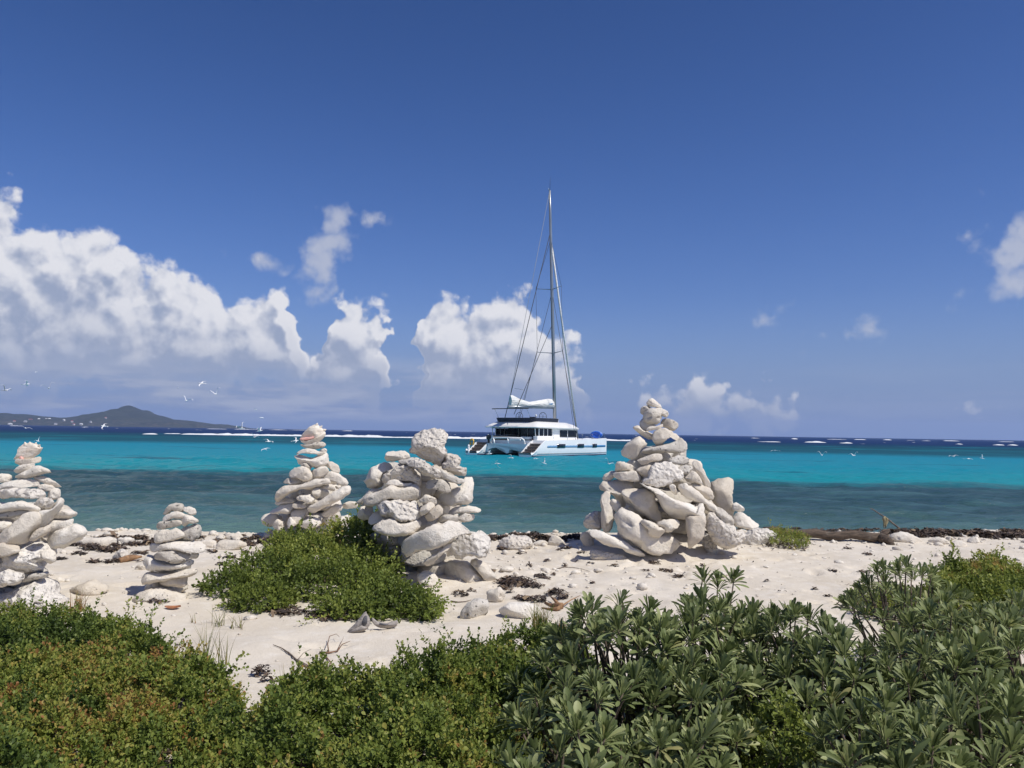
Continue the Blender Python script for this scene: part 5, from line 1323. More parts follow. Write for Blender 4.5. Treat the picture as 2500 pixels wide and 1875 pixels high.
def lavender(label, cx, cy, r, ztop, seed, spacing=.105, leafL=.070, nleaf=38, droop=.22, tall=None, maxobj=280):
    rs = np.random.default_rng(seed)
    g0 = gz(cx, cy)
    root = thing('silvery_shrub', label, 'shrub', (cx, cy, g0), 0, 'silvery beach shrubs')
    ros = []
    tries = 0
    while tries < 1500:
        tries += 1
        a = rs.uniform(0, 2 * math.pi); d = r * math.sqrt(rs.random()) * 1.08
        x, y = d * math.cos(a), d * math.sin(a)
        if all((x - q[0]) ** 2 + (y - q[1]) ** 2 > spacing ** 2 * rs.uniform(.6, 1.2) for q in ros):
            z = ztop - g0 - droop * (d / r) ** 2 + .16 * float(fbm(np.array([(cx + x) * 3.1]), np.array([(cy + y) * 3.1]), 2, seed)[0]) + rs.normal(0, .025)
            ros.append((x, y, max(.10, z), d / r, a, rs.uniform(.72, 1.15)))
    # a lower storey so that the shrub is full
    for q in list(ros):
        if rs.random() < .45:
            ros.append((q[0] * 1.06 + rs.normal(0, .05), q[1] * 1.06 + rs.normal(0, .05), max(.06, q[2] - rs.uniform(.10, .20)), q[3] * 1.1, q[4], .85))
    if tall:
        for (x, y, z) in tall:
            ros.append((x - cx, y - cy, z - g0, .1, 0.0, .95))
    Ls = []
    stems_b = []; stems_t = []
    for k, (x, y, z, dn, a, sc) in enumerate(ros):
        axis = Vector((math.cos(a) * dn * .75 + rs.normal(0, .26), math.sin(a) * dn * .75 + rs.normal(0, .26), 1.0)).normalized()
        u_ = axis.orthogonal().normalized(); v_ = axis.cross(u_)
        n = int(nleaf * rs.uniform(.75, 1.15)); ph0 = rs.uniform(0, 6.28)
        for i in range(n):
            f = i / n                                    # 0 inner .. 1 outer
            ph = ph0 + i * 2.39996
            inc = .12 + .98 * f ** 1.45 + rs.normal(0, .14)
            rad = u_ * math.cos(ph) + v_ * math.sin(ph)
            dr = (axis * math.cos(inc) + rad * math.sin(inc)).normalized()
            nr = (axis * math.sin(inc) - rad * math.cos(inc))
            base = Vector((x, y, z)) - axis * (.055 * f) + rad * .006
            L_ = leafL * sc * (.62 + .55 * min(1, f * 1.8)) * rs.lognormal(0, .13)
            vi = 1 if f < .3 else (0 if f < .7 else 2)
            if rs.random() < .12: vi = 3
            Ls.append((base, dr, nr, L_, vi, f, rs.normal(.76, .11)))
        stems_b.append(Vector((rs.normal(0, .05) + x * .25, rs.normal(0, .05) + y * .25, -.02))); stems_t.append(Vector((x, y, z - .01)))
    st = obj('stems', branches_mesh(stems_b, stems_t, rs, .009), stem_mat, root); st['kind'] = 'stuff'
    # the leaves that show largest are pieces of their own, the rest one part
    toward = Vector((-cx, -cy, CAM.z - g0)).normalized()
    order = sorted(range(len(Ls)), key=lambda i: -(Ls[i][0].dot(toward) + Ls[i][0].z * .6 + .03 * Ls[i][5]))
    top = set(order[:maxobj])
    for i in order[:maxobj]:
        b_, dr, nr, L_, vi, f, wd = Ls[i]
        o = bpy.data.objects.new('leaf', LLm[vi]); C.objects.link(o); o.parent = root
        xv = dr.cross(nr).normalized(); zv = xv.cross(dr)
        M = Matrix((xv * L_ * wd, dr * L_, zv * L_)).transposed().to_4x4(); M.translation = b_
        o.matrix_local = M
    rest = [i for i in range(len(Ls)) if i not in top]
    Vs = []; Fs = []; Ts = []; off = 0
    for vi in range(4):
        ids = [i for i in rest if Ls[i][4] == vi]
        if not ids: continue
        V, F = place_leaves(LL[vi][0], LL[vi][1], np.array([Ls[i][0][:] for i in ids]), np.array([Ls[i][1][:] for i in ids]), np.array([Ls[i][2][:] for i in ids]), np.array([Ls[i][3] for i in ids]), np.array([Ls[i][6] for i in ids]))
        Vs.append(V); Fs.append(F + off); off += len(V)
        Ts.append(np.repeat(np.clip(rs.random(len(ids)) * .86, .002, 1), len(LL[vi][1])))
    if Vs:
        me = np_mesh('foliage', np.concatenate(Vs), np.concatenate(Fs)); set_tint(me, np.concatenate(Ts))
        o = obj('foliage', me, lav_leaf, root); o['kind'] = 'stuff'
    return root
def lav_px(label, px, py, r, ztop, seed, **kw):
    p = at_z(px, py, ztop)
    return lavender(label, p.x, p.y, r, ztop, seed, **kw)
tp = [tuple(at_y(q[0], q[1], q[2])) for q in ((1792, 1408, 4.35), (1716, 1404, 4.3), (1752, 1418, 4.35))]
lav_px('silvery green shrub next to the grass tuft at the edge of the sand', 1545, 1490, .42, 1.80, 71)
lav_px('silvery green shrub with three tall shoots rising over the sand', 1745, 1470, .36, 1.80, 72, tall=tp)
lav_px('silvery green shrub with a fan of upright leaves beside open sand', 1935, 1500, .30, 1.79, 73)
lav_px('silvery shrub growing out of the hedge-like mat of leaves', 1450, 1640, .36, 1.70, 74)
lav_px('silvery shrub with a bare dark trunk visible in its middle', 1690, 1620, .36, 1.70, 75)
lav_px('broad silvery shrub in the thick of the leafy border', 2010, 1600, .42, 1.70, 76)
lav_px('silvery shrub under the dead grey twigs', 2290, 1600, .45, 1.72, 77)
lav_px('close silvery shrub with large rosettes against the leafy mat', 1370, 1790, .28, 1.66, 78, leafL=.066)
lav_px('close silvery shrub left of the light green creeper', 1620, 1800, .30, 1.62, 79, leafL=.066)
lav_px('close silvery shrub right of the light green creeper', 2150, 1790, .34, 1.66, 80, leafL=.066)
lav_px('close silvery shrub with one spreading star-shaped rosette', 2400, 1740, .36, 1.70, 81, leafL=.072)
lav_px('dark leafy shrub standing alone above the yellowish creeper', 2215, 1395, .34, 1.80, 82, nleaf=28)
lav_px('dark leafy shrub in front of the tall bright green bush', 2460, 1470, .42, 1.74, 83, nleaf=28)

lav_px('leafy silvery shrub at the end of the border beside the bright bush', 2330, 1480, .34, 1.72, 84, nleaf=30)
lav_px('leafy silvery shrub filling the border below the bright bush', 2500, 1580, .36, 1.74, 85, nleaf=30)

# dead grey twigs under the shrubs
for k, (px, py, lab) in enumerate([(2230, 1720, 'pale dead twigs tangled below the broad silvery shrub'), (1990, 1600, 'grey dead twigs sticking out between silvery shrubs'), (2250, 1490, 'bare grey branch under the dark leafy shrub')]):
    rs = np.random.default_rng(90 + k); p = at_z(px, py, 1.45); p.z = gz(p.x, p.y)
    tips = [Vector((rs.normal(0, .14), rs.normal(0, .10), rs.uniform(.12, .34))) for _ in range(22)]
    o = obj('dead_twigs', branches_mesh([Vector((rs.normal(0, .05), rs.normal(0, .05), 0)) for _ in tips], tips, rs, .006), dead_mat); o.location = p
    tag(o, lab, 'dead twigs', kind='stuff')

# ------------------------------------------------------------------ grass tufts
def grass(label, px, py, n, h, spread, seed, tint=.5):
    rs = np.random.default_rng(seed); p = on_ground(px, py)
    V = []; F = []; T = []
    for i in range(n):
        a = rs.uniform(0, 6.28); lean = rs.uniform(.15, .9) * spread; L_ = h * rs.uniform(.5, 1.1); w_ = .0032 * rs.uniform(.7, 1.4)
        b_ = np.array([rs.normal(0, .02 * spread + .01), rs.normal(0, .02 * spread + .01), -.01]); side = np.array([-math.sin(a), math.cos(a), 0])
        k0 = len(V)
        for s in range(5):
            f = s / 4
            q = b_ + np.array([math.cos(a) * lean * L_ * f ** 1.7, math.sin(a) * lean * L_ * f ** 1.7, L_ * f * (1 - .35 * lean * f)])
            V += [q - side * w_ * (1 - f * .9), q + side * w_ * (1 - f * .9)]
        for s in range(4):
            F.append((k0 + s * 2, k0 + s * 2 + 1, k0 + s * 2 + 3, k0 + s * 2 + 2)); T.append(np.clip(tint + rs.normal(0, .2), .01, 1))
    root = thing('grass_tuft', label, 'grass', p, 0, 'grass tufts on the sand')
    me = np_mesh('blades', np.array(V), np.array(F)); set_tint(me, np.array(T))
    o = obj('blades', me, grass_leaf, root); o['kind'] = 'stuff'
grass('full yellow-green grass tuft between the leafy mat and the silvery shrub', 1318, 1540, 150, .24, .9, 101, .5)
grass('rusty grass tuft leaning on the silvery shrub', 1368, 1538, 70, .13, 1.0, 102, .85)
grass('sparse grass tuft on bare sand in front of the green bush', 530, 1528, 14, .20, .9, 103, .55)
grass('second sparse grass tuft closer to the green bush', 583, 1534, 14, .16, 1.0, 104, .6)
grass('wispy lone blades on bare sand near the rusty leaf', 478, 1522, 7, .12, .8, 105, .7)
grass('grass tuft sprouting from the wide mat of small leaves', 500, 1640, 34, .30, .6, 106, .4)
grass('tall grass blades at the tip of the wide mat of leaves', 545, 1625, 16, .26, .5, 107, .5)
grass('thin dry blades between the two leafy mats', 690, 1665, 6, .13, .6, 108, .8)
grass('short green sprig at the foot of the largest cairn', 1770, 1340, 26, .06, 1.2, 109, .3)
grass('dry grass fringe behind the wide mat of leaves', 190, 1490, 50, .20, .8, 110, .9)

# ------------------------------------------------------------------ catamaran at anchor
gel = plain('gelcoat', (0.88, 0.875, 0.86), 0.3, var=0.03, scale=.8)
gel2 = plain('gelcoat_roof', (0.80, 0.79, 0.76), 0.35, var=0.04, scale=.8)
tint_glass, t, b = material('tinted_glass'); b.inputs['Base Color'].default_value = (0.012, 0.014, 0.018, 1); b.inputs['Roughness'].default_value = 0.08
t.link(t.ss(t.noise(t.coord('Object'), 2.0, 3), .3, .7, .05, .14), b.inputs['Roughness'])
shade_in = plain('cockpit_shade', (0.06, 0.058, 0.055), 0.8, var=.3, scale=1.5)  # near-black colour paints in the cockpit's shade on deckhead and seat
teak, t, b = material('teak')
co = t.coord('Object'); sx_ = t.sep(co)
pl = t.m('FRACT', t.m('MULTIPLY', sx_[1], 9.0))
c = t.mix(t.ss(t.noise(t.vm('MULTIPLY', co, (2, 12, 2)), 2.0, 4), .3, .7), (0.17, 0.125, 0.095, 1), (0.27, 0.205, 0.155, 1))
c = t.mix(t.ss(pl, .10, .04), c, (0.03, 0.025, 0.02, 1)); t.link(c, b.inputs['Base Color']); b.inputs['Roughness'].default_value = .75
navy = plain('navy_canvas', (0.018, 0.024, 0.045), 0.85, var=.3, scale=2.5)
anti = plain('antifouling', (0.015, 0.028, 0.07), 0.7, var=.3, scale=1)
alu = plain('mast_aluminium', (0.36, 0.38, 0.40), 0.38, .6, var=.12, scale=.5)
steel = plain('stainless', (0.55, 0.56, 0.58), 0.25, .9, var=.05)
rope = plain('dark_rigging', (0.035, 0.038, 0.045), 0.6, var=.2)
grey = plain('boot_grey', (0.25, 0.26, 0.27), 0.5, var=.05)
sailc, t, b = material('sail_cloth')
c = t.mix(t.ss(t.noise(t.vm('MULTIPLY', t.coord('Object'), (3, 1, 6)), 1.5, 5), .35, .7), (0.80, 0.79, 0.75, 1), (0.66, 0.64, 0.60, 1)); t.link(c, b.inputs['Base Color']); b.inputs['Roughness'].default_value = .8
t.link(t.bump(t.noise(t.vm('MULTIPLY', t.coord('Object'), (3, 1.2, 6)), 1.2, 4), .8, .15), b.inputs['Normal'])
stripe_m, t, b = material('blue_stripe')
co = t.coord('Object'); s3 = t.sep(co)
zig = t.m('PINGPONG', t.m('MULTIPLY', s3[1], 3.2), 0.5)
zg = t.m('ABSOLUTE', t.m('SUBTRACT', zig, t.m('MULTIPLY', t.m('SUBTRACT', s3[2], 0.98), 2.2)))
c = t.mix(t.m('MULTIPLY', t.ss(zg, .12, .07), t.ss(s3[1], 13.5, 12.5)), (0.035, 0.20, 0.42, 1), (0.45, 0.62, 0.75, 1)); t.link(c, b.inputs['Base Color']); b.inputs['Roughness'].default_value = .35
blue_pvc = plain('blue_pvc', (0.02, 0.11, 0.55), 0.35, var=.25, scale=3); pale_pvc = plain('pale_blue_pvc', (0.30, 0.48, 0.75), 0.35, var=.1, scale=3)
yellow = plain('lifebuoy_yellow', (0.72, 0.42, 0.05), 0.5, var=.15)
black = plain('motor_black', (0.015, 0.015, 0.018), 0.4, var=.2)

BOAT_RZ = -math.radians(37)
boat = thing('sailing_catamaran', 'white sailing catamaran with blue hull stripe anchored in turquoise water', 'catamaran', (-1.53, 87.6, 0.0), BOAT_RZ)
def bpart(name, me, mat, parent=None):
    return obj(name, me, mat, parent or boat)
def box_me(x0, x1, y0, y1, z0, z1, bev=0.0):
    bm = bmesh.new()
    bmesh.ops.create_cube(bm, size=1, matrix=Matrix.Translation(((x0 + x1) / 2, (y0 + y1) / 2, (z0 + z1) / 2)) @ Matrix.Diagonal((x1 - x0, y1 - y0, z1 - z0, 1)))
    if bev > 0:
        bmesh.ops.bevel(bm, geom=bm.edges[:], offset=bev, segments=2, affect='EDGES', profile=.5)
    return bm_mesh(bm, 'box')
def loft(rings, name, cap=True, smooth=True):
    n = len(rings[0]); V = np.array([p for r in rings for p in r], float); F = []
    for i in range(len(rings) - 1):
        for j in range(n):
            F.append((i * n + j, i * n + (j + 1) % n, (i + 1) * n + (j + 1) % n, (i + 1) * n + j))
    me = bpy.data.meshes.new(name)
    faces = F + ([tuple(range(n))[::-1], tuple((len(rings) - 1) * n + j for j in range(n))] if cap else [])
    me.from_pydata([tuple(v) for v in V], [], faces)
    bm = bmesh.new(); bm.from_mesh(me); bmesh.ops.recalc_face_normals(bm, faces=bm.faces); bm.to_mesh(me); bm.free()
    if smooth:
        me.polygons.foreach_set('use_smooth', np.ones(len(me.polygons), bool))
        try: me.set_sharp_from_angle(angle=math.radians(38))
        except Exception: pass
    return me
def hw(u):      # half beam of one hull at deck
    return 0.95 * (1 - max(0.0, (u - 8.5) / 8.6) ** 2.4 * .90) * (0.93 + .07 * min(1, u / 3))
def deck_z(u):
    return 1.70 + 0.30 * (u / 17.0) ** 1.3
def top_z(u):   # sugar-scoop stern
    s = min(1, max(0, (u - .1) / 2.5)); s = s * s * (3 - 2 * s) * .45 + s * .55
    return .22 + (deck_z(u) - .22) * s
HC = 3.72
for sgn in (-1, 1):
    rings = []
    for u in [0, .25, .6, 1.0, 1.5, 2.0, 2.6, 3.5, 5, 7, 9, 11, 13, 14.5, 15.6, 16.4, 16.9, 17.05]:
        h = hw(u); zt = top_z(u)
        zin = zt if u > 2.55 else .22
        kd = -.55 * (1 - max(0, (u - 15) / 2.4)) * min(1, .35 + u / 2)
        sec = [(0, kd), (h * .55, kd * .55), (h * .80, 0), (h * .93, .45), (h, 1.05 if zt > 1.1 else max(.2, zt * .85)), (h * .99, zt), (h * .86, zt + .02 if u > 2.55 else zt), (h * .80, zin + (.03 if u > 2.55 else 0)),
               (-h * .80, zin + (.03 if u > 2.55 else 0)), (-h * .86, zt + .02 if u > 2.55 else zt), (-h * .99, zt), (-h, 1.05 if zt > 1.1 else max(.2, zt * .85)), (-h * .93, .45), (-h * .80, 0), (-h * .55, kd * .55)]
        rings.append([(sgn * HC + x, u, z) for x, z in sec])
    hull = bpart('hull', loft(rings, 'hull'), gel)
    for k in range(5):                                    # teak steps of the scoop
        u0 = .12 + k * .46; z0 = .24 + k * .27
        bpart('step', box_me(sgn * HC - .70, sgn * HC + .70, u0, u0 + .50 + (.0 if k < 4 else .1), z0 - .16, z0 + .02 * k, .015), teak, hull)
    def side_strip(z0, z1, u0, u1, off, name, mat, side):
        us = np.linspace(u0, u1, max(2, int((u1 - u0) * 3))); V = []
        for z in (z0, z1):
            for u in us:
                fr = 1.0 if z > 1.05 else (.93 + .07 * (z - .45) / .6 if z > .45 else .80 + .13 * max(z, 0) / .45)
                V.append((sgn * HC + side * (hw(u) * fr + off), u, z))
        n = len(us)
        me = np_mesh(name, np.array(V), np.array([(i, i + 1, n + i + 1, n + i) for i in range(n - 1)]), False)
        o = bpart(name, me, mat, hull)
        sm = o.modifiers.new('thick', 'SOLIDIFY'); sm.thickness = .02; sm.offset = 0
        return o
    for side in (sgn, -sgn):
        side_strip(.26, .33, 1.2, 16.9, .014, 'boot_line', grey, side)
        side_strip(-.12, .13, .3, 16.9, .016, 'antifouling', anti, side)
    side_strip(.98, 1.20, 2.9, 16.55, .014, 'stripe', stripe_m, sgn)
    for (u0, u1) in ((4.8, 6.45), (9.0, 10.45), (12.55, 13.75)):
        side_strip(.93, 1.36, u0, u1, .030, 'hull_window', tint_glass, sgn)
# bridgedeck, its arched aft beam, foredeck and net
bpart('bridgedeck', box_me(-2.85, 2.85, 2.45, 13.4, .85, 1.72, .05), gel)
pts = []
arch = [(-2.85, .30)]
for c_ in (-1.45, 1.45):
    for a_ in np.linspace(math.pi, 0, 9):
        arch.append((c_ + 1.18 * math.cos(a_), .34 + .50 * math.sin(a_) ** .6 if 0 < a_ < math.pi else .30))
    if c_ < 0: arch.append((0, .22))
arch += [(2.85, .30), (2.85, 1.32), (-2.85, 1.32)]
bm = bmesh.new()
for yy in (1.75, 2.44):
    [bm.verts.new((x, yy, z)) for x, z in arch]
bm.verts.ensure_lookup_table(); n = len(arch)
bm.faces.new(bm.verts[:n]); bm.faces.new(bm.verts[n:])
for i in range(n):
    bm.faces.new([bm.verts[i], bm.verts[(i + 1) % n], bm.verts[n + (i + 1) % n], bm.verts[n + i]])
bmesh.ops.triangulate(bm, faces=[f for f in bm.faces if len(f.verts) > 4])
bpart('aft_beam', bm_mesh(bm, 'aft_beam'), gel)
bpart('crossbeam', tube([Vector((-3.4, 16.3, 1.78)), Vector((0, 16.5, 1.80)), Vector((3.4, 16.3, 1.78))], [.11, .13, .11], 10), alu)
bpart('trampoline', box_me(-2.8, 2.8, 13.35, 16.25, 1.74, 1.77), rope)
bpart('foredeck', box_me(-2.9, 2.9, 11.6, 13.5, 1.722, 1.95, .08), gel)
# davit arch over the tender bay
fr = [Vector((-2.35, 1.95, 1.25)), Vector((-2.3, 1.8, 1.75)), Vector((-2.0, 1.75, 1.95)), Vector((0, 1.75, 1.98)), Vector((2.0, 1.75, 1.95)), Vector((2.3, 1.8, 1.75)), Vector((2.4, 1.95, 1.20))]
bpart('davit_arch', tube(fr, [.08, .10, .10, .09, .10, .10, .08], 10), gel)
for x in (-1.9, .1):
    bpart('davit_arm', tube([Vector((x, 1.75, 1.95)), Vector((x + .25, 1.55, 1.6)), Vector((x + .35, 1.5, 1.25))], [.08, .10, .05], 8), gel)
bpart('tender_seat', box_me(.5, 2.0, 1.5, 1.74, 1.70, 1.86, .03), gel)
# cockpit and saloon
bpart('cockpit_floor', box_me(-2.9, 2.9, 2.44, 6.0, 1.722, 1.78), teak)
for x0, x1 in ((-3.35, -2.75), (2.75, 3.35)):
    bpart('coaming', box_me(x0, x1, 2.9, 6.4, 1.725, 2.22, .06), gel)
bpart('saloon', box_me(-3.15, 3.15, 6.15, 11.3, 1.74, 3.10, .08), gel)
bpart('saloon_bulkhead', box_me(-3.05, 3.05, 6.0, 6.12, 1.80, 3.06), tint_glass)
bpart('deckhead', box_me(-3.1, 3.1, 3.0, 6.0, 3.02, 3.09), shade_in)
for x in (-1.5, -.2, .9, 2.0):
    bpart('door_frame', box_me(x - .035, x + .035, 5.94, 5.99, 1.80, 3.02), gel)
for sgn in (-1, 1):
    w1 = bpart('side_window', box_me(sgn * 3.20 - .02, sgn * 3.20 + .02, 7.6, 11.1, 2.12, 2.92, .015), tint_glass)
    bpart('mullion', box_me(sgn * 3.235 - .012, sgn * 3.235 + .012, 9.1, 9.16, 2.12, 2.92), gel, w1)
    w2 = bpart('cockpit_window', box_me(sgn * 3.06 - .02, sgn * 3.06 + .02, 3.6, 6.1, 2.24, 3.0, .015), tint_glass)
    for yy in (3.55, 4.4, 5.2):
        bpart('mullion', box_me(sgn * 3.06 - .05, sgn * 3.06 + .05, yy, yy + .07, 2.22, 3.02), gel, w2)
    bpart('corner_post', tube([Vector((sgn * 3.0, 3.0, 2.2)), Vector((sgn * 3.0, 2.9, 3.1))], [.05, .05], 8), gel)
bpart('front_window', box_me(-2.7, 2.7, 11.29, 11.36, 2.12, 2.9, .015), tint_glass)
bpart('cockpit_table', box_me(-1.9, -.5, 3.6, 4.8, 2.30, 2.36, .02), teak)
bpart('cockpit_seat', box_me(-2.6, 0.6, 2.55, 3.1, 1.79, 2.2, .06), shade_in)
bpart('cockpit_seat', box_me(1.3, 2.5, 2.5, 3.2, 1.79, 2.12, .06), gel)
def rrect(u0, u1, v, z, rf, n=7):
    """rounded plan outline, bow end rounder"""
    out = []
    for cx, cy, a0, r in ((v, u0, -90, .5), (v, u1, 0, rf), (-v, u1, 90, rf), (-v, u0, 180, .5)):
        sx_ = 1 if cx > 0 else -1; sy_ = 1 if cy > (u0 + u1) / 2 else -1
        c_ = (cx - sx_ * r, cy - sy_ * r)
        for k in range(n):
            a = math.radians(a0 + 90 * k / (n - 1))
            out.append((c_[0] + r * math.cos(a), c_[1] + r * math.sin(a)))
    return [(x, y, z(y) if callable(z) else z) for x, y in out]
zl = lambda y: 3.10 - .10 * max(0, (y - 8) / 4.5)
zt = lambda y: 3.82 - .62 * max(0, (y - 9.0) / 3.2) ** 1.3
bpart('hardtop', loft([rrect(2.1, 12.5, 3.62, zl, 2.2), rrect(2.05, 12.55, 3.66, lambda y: zl(y) + .10, 2.2), rrect(2.9, 12.0, 3.25, lambda y: min(zt(y), zl(y) + .5), 2.2), rrect(3.4, 11.4, 2.85, zt, 2.0)], 'hardtop'), gel2)
bpart('flybridge_cover', loft([rrect(3.2, 8.2, 2.72, 3.80, .5), rrect(3.0, 8.25, 2.78, 4.22, .5), rrect(3.25, 8.0, 2.55, 4.24, .4), rrect(3.35, 7.9, 2.45, 3.9, .4)], 'flybridge_cover'), navy)
bpart('helm_seat', box_me(-1.2, 1.2, 4.2, 4.8, 3.83, 4.15, .06), navy)
bpart('windscreen', box_me(1.9, 2.5, 8.25, 8.32, 3.75, 4.25, .02), gel2)
bpart('helm_console', box_me(-.5, .2, 6.7, 7.0, 3.83, 4.42, .05), navy)
def ring_me(r, tr, n=28, s=6):
    V = []; F = []
    for i in range(n):
        a = 2 * math.pi * i / n
        for j in range(s):
            q = 2 * math.pi * j / s
            V.append(((r + tr * math.cos(q)) * math.cos(a), tr * math.sin(q), (r + tr * math.cos(q)) * math.sin(a)))
    for i in range(n):
        for j in range(s):
            F.append((i * s + j, i * s + (j + 1) % s, ((i + 1) % n) * s + (j + 1) % s, ((i + 1) % n) * s + j))
    return np_mesh('ring', np.array(V), np.array(F))
for x in (-1.75, 1.6):
    wl = bpart('steering_wheel', ring_me(.50, .03), rope); wl.location = (x, 6.4, 4.42)
    for k in range(3):
        a = k * math.pi / 3
        bpart('spoke', tube([Vector((-.48 * math.cos(a), 0, -.48 * math.sin(a))), Vector((.48 * math.cos(a), 0, .48 * math.sin(a)))], [.014, .014], 5), steel, wl)
bpart('bimini_bar', tube([Vector((-2.6, 2.3, 5.22)), Vector((0, 2.35, 5.24)), Vector((2.5, 2.3, 5.22))], [.05, .05, .05], 7), rope)
for x in (-2.3, 2.2):
    bpart('bimini_post', tube([Vector((x, 3.2, 4.1)), Vector((x, 2.4, 5.22))], [.022, .022], 5), steel)
# mast, boom, sail bag, rigging
mb = Vector((0, 11.3, 3.3)); mt = Vector((0, 9.55, 31.9))
mast = bpart('mast', tube([mb, mb.lerp(mt, .25), mb.lerp(mt, .55), mb.lerp(mt, .9), mt], [.21, .20, .19, .15, .11], 12), alu)
mz = lambda z: mb.lerp(mt, (z - mb.z) / (mt.z - mb.z))
bpart('sail_track', tube([mz(6.8) + Vector((-.05, -.20, 0)), mz(31.4) + Vector((-.03, -.15, 0))], [.045, .04], 6), rope, mast)
bpart('masthead_aerial', tube([mt, mt + Vector((.05, 0, 1.6))], [.025, .012], 5), rope, mast)
bpart('masthead_light', tube([mt + Vector((0, .0, -.05)), mt + Vector((0, -.35, .15))], [.08, .03], 6), alu, mast)
tips = {}
for z in (12.2, 19.9):
    for s_ in (-1, 1):
        p = mz(z); e = p + Vector((s_ * 1.85, -.75, .15)); tips[(z, s_)] = e
        bpart('spreader', tube([p, e], [.055, .035], 6), alu, mast)
bpart('boom', tube([Vector((0, 10.9, 5.62)), Vector((0, 6, 5.52)), Vector((0, 1.9, 5.42))], [.15, .16, .14], 10), alu)
rings = []
for f in np.linspace(0, 1, 22):
    u = 10.95 - 8.7 * f
    top = np.interp(f, [0, .04, .12, .35, .58, .8, .96, 1.0], [6.30, 6.62, 6.68, 6.40, 6.12, 6.38, 6.78, 6.72]); bot = np.interp(f, [0, 1], [5.60, 5.48])
    wd = np.interp(f, [0, .05, .5, 1], [.18, .30, .30, .24])
    rings.append([(wd * math.cos(a) * (1 - .55 * max(0, math.sin(a))) + .03 * math.sin(7 * f + 2 * a), u, (top + bot) / 2 + (top - bot) / 2 * math.sin(a)) for a in np.linspace(0, 2 * math.pi, 14, endpoint=False)])
bag = bpart('sail_bag', loft(rings, 'sail_bag'), sailc)
bpart('sail_badge', box_me(.285, .315, 9.5, 10.3, 5.98, 6.14), stripe_m, bag)
def wire(a, b_, r, mat, name='stay', sag=0):
    m_ = (a + b_) / 2 + Vector((0, 0, -sag))
    return bpart(name, tube([a, m_, b_], [r] * 3, 5), mat)
wire(mz(26.0), Vector((0, 16.5, 1.9)), .12, sailc, 'furled_jib')
wire(mt, Vector((0, 1.9, 5.5)), .024, grey, 'topping_lift')
wire(mz(27.0), Vector((-1.0, 2.6, 4.1)), .042, rope, 'running_stay')
wire(mz(15.8), Vector((.3, 2.6, 4.6)), .036, rope, 'running_stay')
wire(mz(8.0).lerp(Vector((-1.0, 2.6, 4.1)), .0) * 0 + Vector((-.75, 4.1, 7.6)), Vector((.45, 4.2, 7.4)), .02, steel, 'stay_link')
for s_ in (-1, 1):
    ch = Vector((s_ * 4.55, 8.8, deck_z(8.8)))
    wire(mz(26.0), tips[(19.9, s_)], .020, rope, 'shroud'); wire(tips[(19.9, s_)], tips[(12.2, s_)], .020, rope, 'shroud'); wire(tips[(12.2, s_)], ch, .024, rope, 'shroud')
    wire(mz(19.6), ch + Vector((0, .5, 0)), .026, rope, 'shroud')
    # bow rail
    P = [Vector((s_ * (HC + .5), 14.6, 1.98)), Vector((s_ * (HC + .45), 14.7, 2.5)), Vector((s_ * (HC + .25), 16.3, 2.62)), Vector((s_ * HC, 16.75, 2.6)), Vector((s_ * HC, 16.85, 2.0))]
    bpart('bow_rail', tube(P, [.022] * 5, 5), steel)
    for u in (4.2, 7.0, 10.2, 12.6):
        bpart('stanchion', tube([Vector((s_ * (HC + hw(u) - .08), u, deck_z(u))), Vector((s_ * (HC + hw(u) - .08), u, deck_z(u) + .62))], [.02, .02], 5), steel)
    bpart('cleat', box_me(s_ * HC - .1, s_ * HC + .1, 13.9, 14.2, 2.0, 2.09), steel)
bpart('antenna_dome', tube([Vector((2.2, 4.2, 3.8)), Vector((2.2, 4.2, 4.35)), Vector((2.2, 4.2, 4.45)), Vector((2.2, 4.2, 4.62))], [.03, .03, .12, .05], 8), gel2)
bpart('solar_hatch', box_me(1.2, 2.2, 9.3, 10.3, 3.70, 3.76), tint_glass)

BM = Matrix.Translation((-1.53, 87.6, 0)) @ Matrix.Rotation(BOAT_RZ, 4, 'Z')
def on_boat(v, u, z):
    return BM @ Vector((v, u, z))
# inflatable ring resting on the starboard bow
tw = thing('inflatable_ring', 'blue inflatable towing ring standing on the catamaran foredeck', 'inflatable', on_boat(3.75, 14.75, 2.0), BOAT_RZ + .3)
rm = obj('tube_ring', ring_me(.50, .26, 32, 12), blue_pvc, tw); rm.location = (0, 0, .44); rm.scale = (1.0, .8, .62)
rf_ = obj('floor_disc', loft([[(x * k, yq, z * k * .62) for x, z in [(.42 * math.cos(a), .42 * math.sin(a)) for a in np.linspace(0, 6.283, 20, endpoint=False)]] for yq, k in ((-.1, .7), (-.14, 1), (.14, 1), (.1, .7))], 'floor_disc'), blue_pvc, tw); rf_.location = (0, 0, .44)
bd_ = obj('pale_band', ring_me(.72, .06, 32, 8), pale_pvc, tw); bd_.location = (-.03, -.06, .44); bd_.scale = (1.0, .8, .62)
